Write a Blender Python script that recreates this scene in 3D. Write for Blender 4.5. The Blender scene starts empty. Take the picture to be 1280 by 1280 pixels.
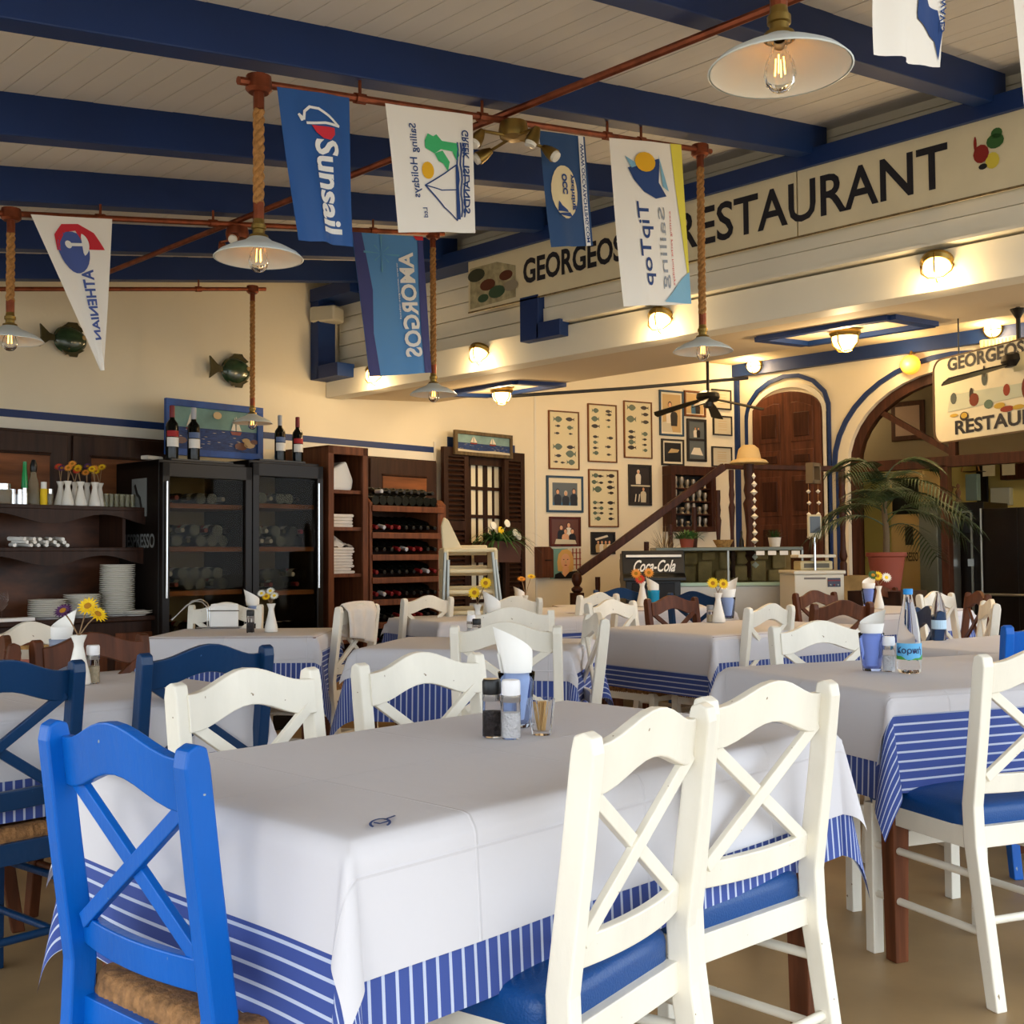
import bpy, bmesh, math, random
from mathutils import Vector, Matrix, noise
R = math.radians; PI = math.pi; sin = math.sin; cos = math.cos
S = bpy.context.scene
C = S.collection
random.seed(7)
# ------------------------------------------------------------------ camera, sky, light, exposure
FPX = 1415.6; PHI = R(44.83); PIT = R(2.248); ROL = R(-.444); EYE = Vector((0, 0, 1.15))
fw = Vector((cos(PHI)*cos(PIT), sin(PHI)*cos(PIT), sin(PIT)))
_r = Vector((sin(PHI), -cos(PHI), 0)); _u = _r.cross(fw)
rt = _r*cos(ROL)+_u*sin(ROL); up = -_r*sin(ROL)+_u*cos(ROL)
cd = bpy.data.cameras.new('camera'); cam = bpy.data.objects.new('camera', cd); C.objects.link(cam)
cd.sensor_width = 36; cd.lens = FPX/1280*36; cd.clip_start = .05; cd.clip_end = 200
cam.matrix_world = Matrix(((rt.x, up.x, -fw.x, 0), (rt.y, up.y, -fw.y, 0), (rt.z, up.z, -fw.z, 1.15), (0, 0, 0, 1)))
S.camera = cam
S.view_settings.view_transform = 'Standard'; S.view_settings.look = 'None'
S.view_settings.exposure = 0.28; S.view_settings.gamma = 1; S.view_settings.use_curve_mapping = False
w = bpy.data.worlds.new('daylight'); S.world = w; w.use_nodes = True
bg = w.node_tree.nodes['Background']; bg.inputs[0].default_value = (.82, .91, 1.0, 1); bg.inputs[1].default_value = 2.75
sd = bpy.data.lights.new('sun', 'SUN'); sd.energy = .35; sd.angle = R(12); sd.color = (1, .95, .86)
so = bpy.data.objects.new('sun', sd); C.objects.link(so)
so.rotation_euler = Vector((.80, .42, -.34)).to_track_quat('-Z', 'Y').to_euler()

# ------------------------------------------------------------------ layout helpers (points on real surfaces)
def ray(x, y): return fw+rt*((x-640)/FPX)-up*((y-640)/FPX)
def at(x, y, X=None, Y=None, z=None, d=None):
    r = ray(x, y)
    t = d if d is not None else (z-1.15)/r.z if z is not None else X/r.x if X is not None else Y/r.y
    return EYE+r*t
def onp(x, y, P, n):
    r = ray(x, y); P = Vector(P); n = Vector(n); return EYE+r*((P-EYE).dot(n)/r.dot(n))
BA = R(1.92); BN = (-sin(BA), cos(BA), 0)
def wb(x, y, off=0): return onp(x, y, (3.48, 7.08-off, 0), BN)
PA = R(-14); PP = (7.578, 7.217, 0); PN = (-sin(PA), cos(PA), 0)
def pw(x, y, off=0): return onp(x, y, (PP[0]-off*PN[0], PP[1]-off*PN[1], 0), PN)
CF = R(-45.17)      # heading of things that face the terrace corner

# ------------------------------------------------------------------ materials
def lin(c): return tuple(((v/255)/12.92 if v/255 <= .04045 else ((v/255+.055)/1.055)**2.4) for v in c)+(1,)
MC = {}
def mat(name, col, rough=.5, metal=0, var=0, vs=8, bump=0, bs=40, spec=.5, emit=0, trans=0, coat=0, stretch=None, ecol=None, ior=1.45, alpha=1):
    if name in MC: return MC[name]
    m = bpy.data.materials.new(name); m.use_nodes = True; nt = m.node_tree; b = nt.nodes['Principled BSDF']
    c = lin(col); b.inputs['Base Color'].default_value = c
    b.inputs['Roughness'].default_value = rough; b.inputs['Metallic'].default_value = metal
    b.inputs['Specular IOR Level'].default_value = spec; b.inputs['IOR'].default_value = ior
    if coat: b.inputs['Coat Weight'].default_value = coat
    if trans: b.inputs['Transmission Weight'].default_value = trans
    if alpha < 1: b.inputs['Alpha'].default_value = alpha
    if emit: b.inputs['Emission Color'].default_value = lin(ecol or col); b.inputs['Emission Strength'].default_value = emit
    if var or bump:
        tc = nt.nodes.new('ShaderNodeTexCoord'); mp = nt.nodes.new('ShaderNodeMapping'); nt.links.new(tc.outputs['Object'], mp.inputs[0])
        if stretch: mp.inputs['Scale'].default_value = stretch
    if var:
        n = nt.nodes.new('ShaderNodeTexNoise'); n.inputs['Scale'].default_value = vs; n.inputs['Detail'].default_value = 5
        nt.links.new(mp.outputs[0], n.inputs['Vector'])
        rp = nt.nodes.new('ShaderNodeValToRGB'); e = rp.color_ramp.elements
        e[0].position = .3; e[1].position = .7
        e[0].color = tuple(v*(1-var) for v in c[:3])+(1,); e[1].color = tuple(min(1, v*(1+var*.6)) for v in c[:3])+(1,)
        nt.links.new(n.outputs['Fac'], rp.inputs[0]); nt.links.new(rp.outputs[0], b.inputs['Base Color'])
    if bump:
        n2 = nt.nodes.new('ShaderNodeTexNoise'); n2.inputs['Scale'].default_value = bs; n2.inputs['Detail'].default_value = 3
        nt.links.new(mp.outputs[0], n2.inputs['Vector'])
        bn = nt.nodes.new('ShaderNodeBump'); bn.inputs['Strength'].default_value = bump; bn.inputs['Distance'].default_value = .01
        nt.links.new(n2.outputs['Fac'], bn.inputs['Height']); nt.links.new(bn.outputs[0], b.inputs['Normal'])
    MC[name] = m; return m
def paint(name, col, chip, rough=.4):
    """painted wood with small chips and rubbed spots"""
    m = mat(name, col, rough, spec=.35, var=.10, vs=6, bump=.12, bs=60, stretch=(1, 1, .3))
    nt = m.node_tree; b = nt.nodes['Principled BSDF']; src = b.inputs['Base Color'].links[0].from_socket
    tc = nt.nodes.new('ShaderNodeTexCoord'); n = nt.nodes.new('ShaderNodeTexNoise'); n.inputs['Scale'].default_value = 38; n.inputs['Detail'].default_value = 2
    nt.links.new(tc.outputs['Object'], n.inputs['Vector'])
    rp = nt.nodes.new('ShaderNodeValToRGB'); rp.color_ramp.elements[0].position = .755; rp.color_ramp.elements[1].position = .77
    nt.links.new(n.outputs['Fac'], rp.inputs[0])
    mx = nt.nodes.new('ShaderNodeMix'); mx.data_type = 'RGBA'; mx.inputs['B'].default_value = lin(chip)
    nt.links.new(rp.outputs[0], mx.inputs['Factor']); nt.links.new(src, mx.inputs['A']); nt.links.new(mx.outputs['Result'], b.inputs['Base Color'])
    return m
def wood(name, col, rough=.45, var=.45, stretch=(12, 12, 1)): return mat(name, col, rough, spec=.22, var=var, vs=2.5, bump=.08, bs=8, stretch=stretch)
WHITE = paint('white_chair_paint', (238, 232, 216), (150, 130, 100), .38)
BLUE = paint('bright_blue_chair_paint', (0, 92, 184), (150, 160, 160), .33)
DBLUE = paint('dark_blue_chair_paint', (14, 52, 92), (60, 100, 140), .28)
BROWN = wood('brown_chair_wood', (92, 50, 28), .45)
VINYL = mat('blue_vinyl', (4, 68, 132), .38, bump=.15, bs=220)
RUSH = mat('rush', (150, 108, 66), .8, var=.5, vs=60, bump=.4, bs=150)
WALL = mat('cream_wall', (232, 221, 196), .8, var=.05, vs=1.5, bump=.1, bs=30)
WALLW = mat('white_wall', (226, 220, 205), .75, var=.04, vs=2)
BOARD = mat('ceiling_board', (222, 218, 212), .6, var=.09, vs=2, stretch=(1, .3, 1))
BOARDW = mat('wall_board', (232, 226, 208), .55, var=.05, vs=2)
NAVY = mat('navy_paint', (8, 44, 100), .5, var=.12, vs=3)
FLOORM = mat('floor_screed', (160, 132, 92), .42, var=.16, vs=3.2, bump=.05, bs=14)
COPPER = mat('copper', (140, 74, 48), .42, .75, var=.35, vs=20)
BRASS = mat('brass', (150, 124, 66), .34, .9, var=.15, vs=20)
ROPE = mat('rope', (176, 126, 70), .9, var=.35, vs=80, bump=.6, bs=160)
ENAMEL = mat('white_enamel', (214, 222, 220), .3)
ENIN = mat('white_enamel_inside', (226, 226, 216), .45)
GLASS = mat('clear_glass', (255, 255, 255), .03, trans=1, ior=1.16)
THIN = mat('pane_glass', (225, 230, 225), .04, trans=1, ior=1.02, spec=.6)
BGLASS = mat('blue_glass', (205, 220, 250), .05, trans=1, ior=1.12)
FIL = mat('filament', (255, 170, 70), .5, emit=14, ecol=(255, 160, 60))
LAMPG = mat('lamp_glow', (255, 225, 160), .4, emit=9, ecol=(255, 205, 120))
DWOOD = wood('dark_cabinet_wood', (54, 32, 21), .4)
MWOOD = wood('red_brown_wood', (108, 62, 38), .45)
PANELW = wood('veneer_panel', (124, 74, 40), .45, stretch=(1, 8, 9))
BURL = mat('burl_back', (84, 46, 24), .5, var=.7, vs=5, stretch=(1, 1, 2.2))
STAIRW = wood('stair_wood', (66, 36, 24), .4)
DOORW = wood('door_wood', (92, 54, 38), .4)
BLACK = mat('black_plastic', (16, 16, 17), .35)
DARKFR = mat('fridge_black', (24, 18, 15), .3, spec=.25)
CHROME = mat('chrome', (200, 200, 200), .16, 1)
STEEL = mat('steel', (150, 150, 142), .35, .8, var=.1, vs=4)
PORC = mat('porcelain', (238, 234, 224), .22)
NAPK = mat('napkin_paper', (250, 247, 240), .85)
CLOTHN = mat('napkin_cloth', (232, 222, 210), .9, var=.08, vs=12)
GREEN = mat('leaf_green', (52, 92, 40), .5, var=.4, vs=14)
PALMG = mat('palm_green', (44, 66, 36), .5, var=.4, vs=10)
TERRA = mat('terracotta', (134, 62, 44), .7)
YEL = mat('yellow_petals', (246, 206, 24), .6); RED = mat('red_petals', (220, 68, 40), .6); ORG = mat('orange_petals', (240, 160, 60), .6)
PUR = mat('purple_petals', (84, 40, 92), .6); WPET = mat('white_petals', (240, 238, 226), .6); STEM = mat('dry_stem', (150, 120, 86), .7); FCEN = mat('flower_centre', (176, 120, 22), .8)
BOTTLE = mat('dark_bottle', (12, 15, 12), .14, spec=.35); FOILR = mat('red_foil', (120, 18, 24), .4); FOILW = mat('silver_foil', (180, 182, 190), .35); LABEL = mat('bottle_label', (232, 230, 225), .7)
LRED = mat('red_label_band', (160, 24, 30), .6); LBLU = mat('blue_label_band', (90, 110, 150), .6)
CREAM = mat('sign_cream', (226, 214, 180), .6, var=.06, vs=5); INK = mat('sign_ink', (22, 22, 34), .6)
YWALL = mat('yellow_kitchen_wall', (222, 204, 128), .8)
STONE = mat('stone_wall', (150, 122, 76), .9, var=.5, vs=5, bump=.6, bs=8)

# ------------------------------------------------------------------ mesh builder
class MB:
    def __init__(s): s.v = []; s.f = []; s.m = []; s.uv = None
    def add(s, vs, fs, m=0):
        o = len(s.v); s.v += [tuple(p) for p in vs]; s.f += [tuple(i+o for i in f) for f in fs]; s.m += [m]*len(fs); return s
    def box(s, a, b, m=0, rz=0, M=None):
        x0, y0, z0 = a; x1, y1, z1 = b
        vs = [Vector(p) for p in ((x0, y0, z0), (x1, y0, z0), (x1, y1, z0), (x0, y1, z0), (x0, y0, z1), (x1, y0, z1), (x1, y1, z1), (x0, y1, z1))]
        if M: vs = [M@p for p in vs]
        return s.add(vs, [(0, 3, 2, 1), (4, 5, 6, 7), (0, 1, 5, 4), (1, 2, 6, 5), (2, 3, 7, 6), (3, 0, 4, 7)], m)
    def bar(s, p, q, wd, h, m=0, upv=(0, 0, 1)):
        p = Vector(p); q = Vector(q); d = (q-p).normalized(); u = Vector(upv); sd_ = d.cross(u).normalized(); u = sd_.cross(d)
        vs = [e+sd_*(wd/2*a)+u*(h/2*b) for e in (p, q) for a, b in ((-1, -1), (1, -1), (1, 1), (-1, 1))]
        return s.add(vs, [(0, 1, 2, 3), (7, 6, 5, 4), (0, 4, 5, 1), (1, 5, 6, 2), (2, 6, 7, 3), (3, 7, 4, 0)], m)
    def tube(s, pts, r, n=8, m=0, cap=True):
        pts = [Vector(p) for p in pts]; rs = r if isinstance(r, (list, tuple)) else [r]*len(pts)
        o = []; d0 = (pts[1]-pts[0]).normalized(); u = d0.orthogonal().normalized()
        for i, p in enumerate(pts):
            d = (pts[min(i+1, len(pts)-1)]-pts[max(i-1, 0)]).normalized(); u = (u-d*u.dot(d)).normalized(); v = d.cross(u)
            o += [p+(u*cos(2*PI*k/n)+v*sin(2*PI*k/n))*rs[i] for k in range(n)]
        fs = [(i*n+k, i*n+(k+1) % n, (i+1)*n+(k+1) % n, (i+1)*n+k) for i in range(len(pts)-1) for k in range(n)]
        if cap: fs += [tuple(reversed(range(n))), tuple(range((len(pts)-1)*n, len(pts)*n))]
        return s.add(o, fs, m)
    def lathe(s, prof, n=24, m=0, c=(0, 0, 0), M=None):
        vs = []; c = Vector(c)
        for r, z in prof:
            for k in range(n):
                p = Vector((max(r, 1e-4)*cos(2*PI*k/n), max(r, 1e-4)*sin(2*PI*k/n), z))
                vs.append(c+(M@p if M else p))
        fs = [(i*n+k, i*n+(k+1) % n, (i+1)*n+(k+1) % n, (i+1)*n+k) for i in range(len(prof)-1) for k in range(n)]
        return s.add(vs, fs, m)
    def prism(s, poly, fn, t0, t1, m=0):
        """poly of 2D points, fn(a,b,t)->3D"""
        n = len(poly); vs = [fn(a, b, t0) for a, b in poly]+[fn(a, b, t1) for a, b in poly]
        fs = [tuple(range(n)), tuple(reversed(range(n, 2*n)))]+[((i+1) % n, i, i+n, (i+1) % n+n) for i in range(n)]
        return s.add(vs, fs, m)
    def flat(s, poly, fn, m=0): return s.add([fn(a, b) for a, b in poly], [tuple(range(len(poly)))], m)
    def grid(s, fn, nu, nv, m=0, uvfn=None):
        o = len(s.v); s.add([fn(i/nu, j/nv) for j in range(nv+1) for i in range(nu+1)], [(j*(nu+1)+i, j*(nu+1)+i+1, (j+1)*(nu+1)+i+1, (j+1)*(nu+1)+i) for j in range(nv) for i in range(nu)], m)
        if uvfn: s.uv = [uvfn(i/nu, j/nv) for j in range(nv+1) for i in range(nu+1)]
        return s
    def build(s, name, mats, parent=None, smooth=False, bevel=0, solid=0, loc=None, rz=None, label=None, angle=40):
        me = bpy.data.meshes.new(name); me.from_pydata(s.v, [], s.f)
        mats = mats if isinstance(mats, (list, tuple)) else [mats]
        for m in mats: me.materials.append(m)
        if len(mats) > 1: me.polygons.foreach_set('material_index', s.m)
        if s.uv:
            ul = me.uv_layers.new(name='UVMap')
            for l in me.loops: ul.data[l.index].uv = s.uv[l.vertex_index]
        if smooth: me.shade_smooth()
        me.update()
        o = bpy.data.objects.new(name, me); C.objects.link(o)
        if smooth and angle < 180:
            try: me.set_sharp_from_angle(angle=R(angle))
            except Exception: pass
        if parent: o.parent = parent
        if loc is not None: o.location = loc
        if rz is not None: o.rotation_euler = (0, 0, rz)
        if bevel:
            b = o.modifiers.new('bevel', 'BEVEL'); b.width = bevel; b.segments = 2; b.limit_method = 'ANGLE'
        if solid:
            b = o.modifiers.new('solid', 'SOLIDIFY'); b.thickness = solid; b.offset = 0
        if label: o['label'] = label
        return o
def tag(o, label, cat, group=None, kind=None):
    o['label'] = label; o['category'] = cat
    if group: o['group'] = group
    if kind: o['kind'] = kind
    return o
def thing(name, label, cat, loc=(0, 0, 0), rz=0, group=None):
    o = bpy.data.objects.new(name, None); C.objects.link(o); o.empty_display_size = .05
    o.location = loc; o.rotation_euler = (0, 0, rz); return tag(o, label, cat, group)
def struct(o): o['kind'] = 'structure'; return o
def copy_tree(o, parent=None):
    c = o.copy(); C.objects.link(c); c.parent = parent
    for ch in list(o.children): copy_tree(ch, c)
    return c
# lettering: returns (verts2d in unit box, faces, aspect)
TX = {}
def glyphs(t, bold=.0, shear=0):
    k = (t, bold, shear)
    if k in TX: return TX[k]
    cu = bpy.data.curves.new('t', 'FONT'); cu.body = t; cu.size = 1; cu.offset = bold; cu.shear = shear; cu.resolution_u = 3
    o = bpy.data.objects.new('t', cu); C.objects.link(o); dg = bpy.context.evaluated_depsgraph_get()
    me = bpy.data.meshes.new_from_object(o.evaluated_get(dg))
    vs = [(v.co.x, v.co.y) for v in me.vertices]; fs = [tuple(p.vertices) for p in me.polygons]
    bpy.data.objects.remove(o); bpy.data.curves.remove(cu); bpy.data.meshes.remove(me)
    x0 = min(v[0] for v in vs); x1 = max(v[0] for v in vs); y0 = min(v[1] for v in vs); y1 = max(v[1] for v in vs)
    TX[k] = ([((x-x0)/(x1-x0), (y-y0)/(y1-y0)) for x, y in vs], fs, (x1-x0)/(y1-y0)); return TX[k]
def letter(mb, t, fn, m=0, bold=.02, shear=0):
    vs, fs, _ = glyphs(t, bold, shear); mb.add([fn(a, b) for a, b in vs], fs, m); return mb
def ell(cx, cy, rx, ry, n=16, a0=0, a1=2*PI): return [(cx+rx*cos(a0+(a1-a0)*k/n), cy+ry*sin(a0+(a1-a0)*k/n)) for k in range(n if abs(a1-a0) > 6.2 else n+1)]
FISH = [(-1, .02), (-.8, .22), (-.5, .36), (-.1, .42), (.25, .34), (.55, .12), (.62, .08), (.95, .36), (.88, 0), (.97, -.34), (.62, -.06), (.5, -.14), (.2, -.34), (-.15, -.42), (-.55, -.32), (-.85, -.14)]

# ================================================================== THE SHELL
fl = MB().box((-7, -7, -.12), (12, 9, 0)).build('floor', FLOORM); struct(fl)
nt = FLOORM.node_tree; b = nt.nodes['Principled BSDF']
gr = MB().box((-60, -60, -.4), (60, 60, -.13)).build('ground', mat('pale_bounce_ground', (222, 214, 200), .9)); struct(gr)  # unseen ground outside, added pale to bounce light up to the ceiling
# wall behind the fridges, with the blue stripe
wl = bpy.data.objects.new('wall_left', None); C.objects.link(wl); wl.location = (0, 6.963, 0); wl.rotation_euler = (0, 0, BA); struct(wl)
MB().box((-2, 0, 0), (7.62, .2, 3.6)).build('wall_plaster', WALL, wl)
MB().box((-2, -.004, 2.028), (6.29, .01, 2.076)).build('blue_stripe', NAVY, wl)
MB().box((-2, -.003, 1.95), (6.30, .01, 2.026)).build('white_band', WALLW, wl)
MB().box((6.285, -.012, 0), (6.30, .0, 2.12)).build('edge_strip', WALLW, wl)
L2 = 3.2
wr = bpy.data.objects.new('wall_back', None); C.objects.link(wr); wr.location = (PP[0], PP[1], 0); wr.rotation_euler = (0, 0, PA); struct(wr)
MB().box((-.02, 0, 0), (2.75, .2, 3.6)).build('wall_plaster', WALL, wr)
MB().box((-.02, -.012, 0), (.0, 0, 3.0)).build('edge_strip', WALLW, wr)
# wall of the arches at X = 10
AC, ARX, ARZ, ASP = 4.33, 1.05, .82, 2.0       # big arch centre, radii, springing height
DC, DHW, DSP, DCR = 6.02, .385, 2.56, 2.78     # small door
def arch_pts(c, rx, rz, sp, n=20): return [(c+rx*cos(PI*k/n), sp+rz*sin(PI*k/n)) for k in range(n+1)]
def hole_wall():
    mb = MB(); F0, F1 = 10.0, 10.25
    def col(y0, y1, zb0, zb1, zt=3.6):
        if y1-y0 < 1e-4: return
        vs = [(F0, y0, zb0), (F0, y1, zb1), (F0, y1, zt), (F0, y0, zt), (F1, y0, zb0), (F1, y1, zb1), (F1, y1, zt), (F1, y0, zt)]
        mb.add(vs, [(0, 1, 2, 3), (7, 6, 5, 4), (0, 4, 5, 1), (1, 5, 6, 2), (3, 2, 6, 7), (0, 3, 7, 4)])
    col(1.6, AC-ARX, 0, 0)
    A = sorted(arch_pts(AC, ARX, ARZ, ASP))
    for (y0, z0), (y1, z1) in zip(A, A[1:]): col(y0, y1, z0, z1)
    col(AC+ARX, 7.2, 0, 0)
    return mb.build('wall_arches', WALL)
struct(hole_wall())
def strip(mb, pts, wd, x0, x1, m=0):
    """ribbon of width wd following 2D points (y,z), between depths x0,x1"""
    n = len(pts); L = []; Rr = []
    for i in range(n):
        a = Vector(pts[max(i-1, 0)]); c = Vector(pts[min(i+1, n-1)]); d = (c-a).normalized(); nn = Vector((-d.y, d.x)); p = Vector(pts[i])
        L.append(p+nn*wd/2); Rr.append(p-nn*wd/2)
    for i in range(n-1):
        q = [L[i], L[i+1], Rr[i+1], Rr[i]]
        vs = [(x0, a.x, a.y) for a in q]+[(x1, a.x, a.y) for a in q]
        mb.add(vs, [(0, 1, 2, 3), (7, 6, 5, 4), (0, 4, 5, 1), (1, 5, 6, 2), (2, 6, 7, 3), (3, 7, 4, 0)], m)
    return mb
m_ = MB(); strip(m_, [(5.47, 0), (5.47, ASP)]+arch_pts(AC, ARX+.13, ARZ+.12, ASP), .045, 9.975, 10.0)
struct(m_.build('trim_1', NAVY))
m_ = MB(); strip(m_, [(5.56, 1), (5.56, 2.62), (5.60, 2.74), (5.72, 2.86), (5.88, 2.93), (6.05, 2.94), (6.22, 2.90), (6.36, 2.82), (6.46, 2.70), (6.49, 2.58), (6.49, 1)], .042, 9.97, 9.99)
struct(m_.build('trim_2', NAVY))
m_ = MB(); strip(m_, [(6.60, 0), (6.60, 2.98)], .045, 9.95, 9.99); struct(m_.build('trim_3', NAVY))
struct(MB().box((9.93, 1.6, 2.995), (10.0, 6.9, 3.12)).build('trim_4', NAVY))
# ceiling beyond the soffit
struct(MB().box((6.35, 1.0, 3.12), (10.3, 7.6, 3.25)).build('ceiling_inner', mat('inner_ceiling', (226, 208, 170), .8)))
# soffit above the entrance and its fascia
sf = bpy.data.objects.new('ceiling_soffit', None); C.objects.link(sf); struct(sf)
def sz(X): return 2.381+.068*(X-5.17)
mb = MB(); vs = [(5.17, -1.5, sz(5.17)), (6.38, -1.5, sz(6.38)), (6.33, 7.17, sz(6.33)), (5.17, 7.13, sz(5.17))]
mb.add(vs+[(a, b_, c_+.12) for a, b_, c_ in vs], [(3, 2, 1, 0), (4, 5, 6, 7), (0, 1, 5, 4), (1, 2, 6, 5), (2, 3, 7, 6), (3, 0, 4, 7)]).build('soffit_board', mat('soffit_paint', (214, 196, 166), .75), sf)
MB().box((6.30, -1.5, sz(6.3)+.11), (6.42, 7.17, 3.2)).build('beam_face', WALL, sf)
wf = bpy.data.objects.new('wall_fascia', None); C.objects.link(wf); struct(wf)
MB().box((5.15, -1.5, 2.381), (5.30, 7.13, 2.57)).build('fascia', BOARDW, wf, bevel=.004)
MB().box((5.28, -1.5, 2.5), (5.42, 7.13, 3.75)).build('backing', WALLW, wf)
for i in range(5):      # horizontal boards at the far end
    MB().box((5.255, 5.02, 2.575+i*.108), (5.285, 7.1, 2.575+(i+1)*.108-.006)).build('plank', BOARDW, wf, bevel=.002)
for i in range(5):      # boards between header and ceiling
    MB().box((5.262, -1.5, 3.20+i*.1), (5.285, 7.1, 3.296+i*.1)).build('plank', BOARDW, wf, bevel=.002)
MB().box((5.10, -1.5, 2.585), (5.28, 4.98, 2.60)).build('ledge', BOARDW, wf)
MB().box((5.12, -1.5, 2.60), (5.28, 4.98, 2.695)).build('plank', BOARDW, wf, bevel=.003)
MB().box((5.13, -1.5, 2.70), (5.28, 4.98, 3.10)).build('plank', BOARDW, wf, bevel=.003)
h = MB().box((5.05, -1.5, 3.10), (5.28, 7.1, 3.19)).box((4.98, 6.6, 3.09), (5.08, 7.1, 3.19)).build('trim_5', NAVY, bevel=.003); struct(h)
for k, (y0, y1) in enumerate(((7.02, 7.12), (4.80, 4.96))):
    xx = (5.0, 5.072)[k]; q = MB().box((xx, y0, 2.50), (5.16, y1, (3.10, 2.78)[k])).box((xx, y0-(.24, .18)[k], 2.50), (5.16, y0+.02, 2.60)); struct(q.build('trim_6' if k == 0 else 'trim_7', NAVY, bevel=.004))
# blue frames with lamps on the soffit
def soffit_frame(cx, cy, hx, hy):
    o = bpy.data.objects.new('trim_8', None); C.objects.link(o); struct(o); o.location = (cx, cy, sz(cx))
    o.rotation_euler = (0, -math.atan(.068), 0)
    for a, b_ in (((-hx, -hy), (hx, -hy)), ((hx, -hy), (hx, hy)), ((hx, hy), (-hx, hy)), ((-hx, hy), (-hx, -hy))):
        MB().bar((a[0], a[1], -.012), (b_[0], b_[1], -.012), .07, .03).build('frame_bar', NAVY, o)
# sloping board ceiling and joists
SL = .163; SA = math.atan(SL)
def jz(X): return 3.18-SL*(5.17-X)
cl = bpy.data.objects.new('ceiling', None); C.objects.link(cl); struct(cl)
bd = None; X = -1.6; i = 0
while X < 5.25:
    z0 = jz(X)+.155
    if bd is None:
        bd = MB().bar((0, -1.4, 0), (0, 7.25, 0), .101, .018).build('board', BOARD, cl); bd.rotation_euler = (0, -SA, 0)
    o = bd if i == 0 else bd.copy()
    if i: C.objects.link(o)
    o.location = (X, 0, z0+random.uniform(-.0015, .0015)); X += .1035; i += 1
MB().box((-1.7, -1.5, 0), (5.3, 7.3, .05)).build('roof_sheet', mat('roof_dark', (60, 56, 52), .9), cl)
o = cl.children[-1]; M = Matrix.Translation((5.17, 0, 3.18+.175)) @ Matrix.Rotation(-SA, 4, 'Y') @ Matrix.Translation((-5.2, 0, 0)); o.matrix_local = M
jl = ['nearest the camera', 'second', 'third', 'fourth', 'fifth', 'sixth', 'seventh', 'eighth']
for k, y in enumerate((.17, 1.10, 2.02, 2.92, 3.88, 4.77, 5.72, 6.55)):
    mb = MB(); x0, x1 = -1.6, 5.2
    vs = [(x0, y-.045, jz(x0)), (x1, y-.045, jz(x1)), (x1, y+.045, jz(x1)), (x0, y+.045, jz(x0))]
    vs += [(a, b_, c_+.148) for a, b_, c_ in vs]
    mb.add(vs, [(3, 2, 1, 0), (4, 5, 6, 7), (0, 1, 5, 4), (1, 2, 6, 5), (2, 3, 7, 6), (3, 0, 4, 7)])
    struct(mb.build('trim_%d' % (10+k), NAVY, bevel=.004))
# wall panelling behind dresser and rack
def panelling(name, lab, px0, px1, doors):
    a = wb(px0, 600, .0); b_ = wb(px1, 600, .0); L = (b_-a).length
    t = thing(name, lab, 'cabinet', (a.x, a.y, 0), BA)
    MB().box((0, -.045, .0), (L, -.006, 1.955)).build('body', DWOOD, t, bevel=.004)
    for i in range(doors):
        x0 = L*i/doors+.015; x1 = L*(i+1)/doors-.015
        d = MB().box((x0, -.065, 1.2), (x1, -.045, 1.94)).build('door', DWOOD, t, bevel=.006)
        MB().box((x0+.12, -.071, 1.27), (x1-.12, -.064, 1.80)).build('panel', PANELW, d, bevel=.004)
        MB().tube([(x0+.115, -.07, 1.81), (x1-.115, -.07, 1.81)], .008, 6).build('moulding', DWOOD, d)
    return t
panelling('wall_cabinet', 'long dark wall cabinet with veneered door panels behind the plate dresser', -420, 205, 4)
panelling('wall_cabinet', 'dark wall cabinet with one veneered door behind the wine bottle rack', 455, 541, 1)

# ================================================================== COPPER PIPES, PENDANTS, FLAGS
def pz(X): return 2.75+SL*(X-2.9)
for k, (Y, x0, x1, lab) in enumerate(((1.1, .3, 4.2, 'copper pipe over the front table carrying the nearest pendant'), (2.9, 1.78, 4.2, 'copper pipe carrying the blue and white flags in the middle'), (4.7, 1.75, 4.2, 'copper pipe carrying the triangular pennant further back'), (6.5, .6, 4.2, 'copper pipe close to the cream wall'))):
    mb = MB().tube([(x0, Y, pz(x0)), (x1, Y, pz(x1))], .013, 8)
    for X in (x0+.45, x0+1.0, x0+1.7, x1-.5): mb.tube([(X-.02, Y, pz(X-.02)), (X+.02, Y, pz(X+.02))], .018, 8).tube([(X, Y, pz(X)), (X, Y, jz(X))], .006, 5)
    tag(mb.build('copper_pipe', COPPER, smooth=True), lab, 'pipe')
tag(MB().tube([(2.9, 0, 2.775), (2.9, 6.5, 2.775)], .014, 8).build('copper_pipe', COPPER, smooth=True), 'long copper pipe crossing beneath all the blue joists', 'pipe')
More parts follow.
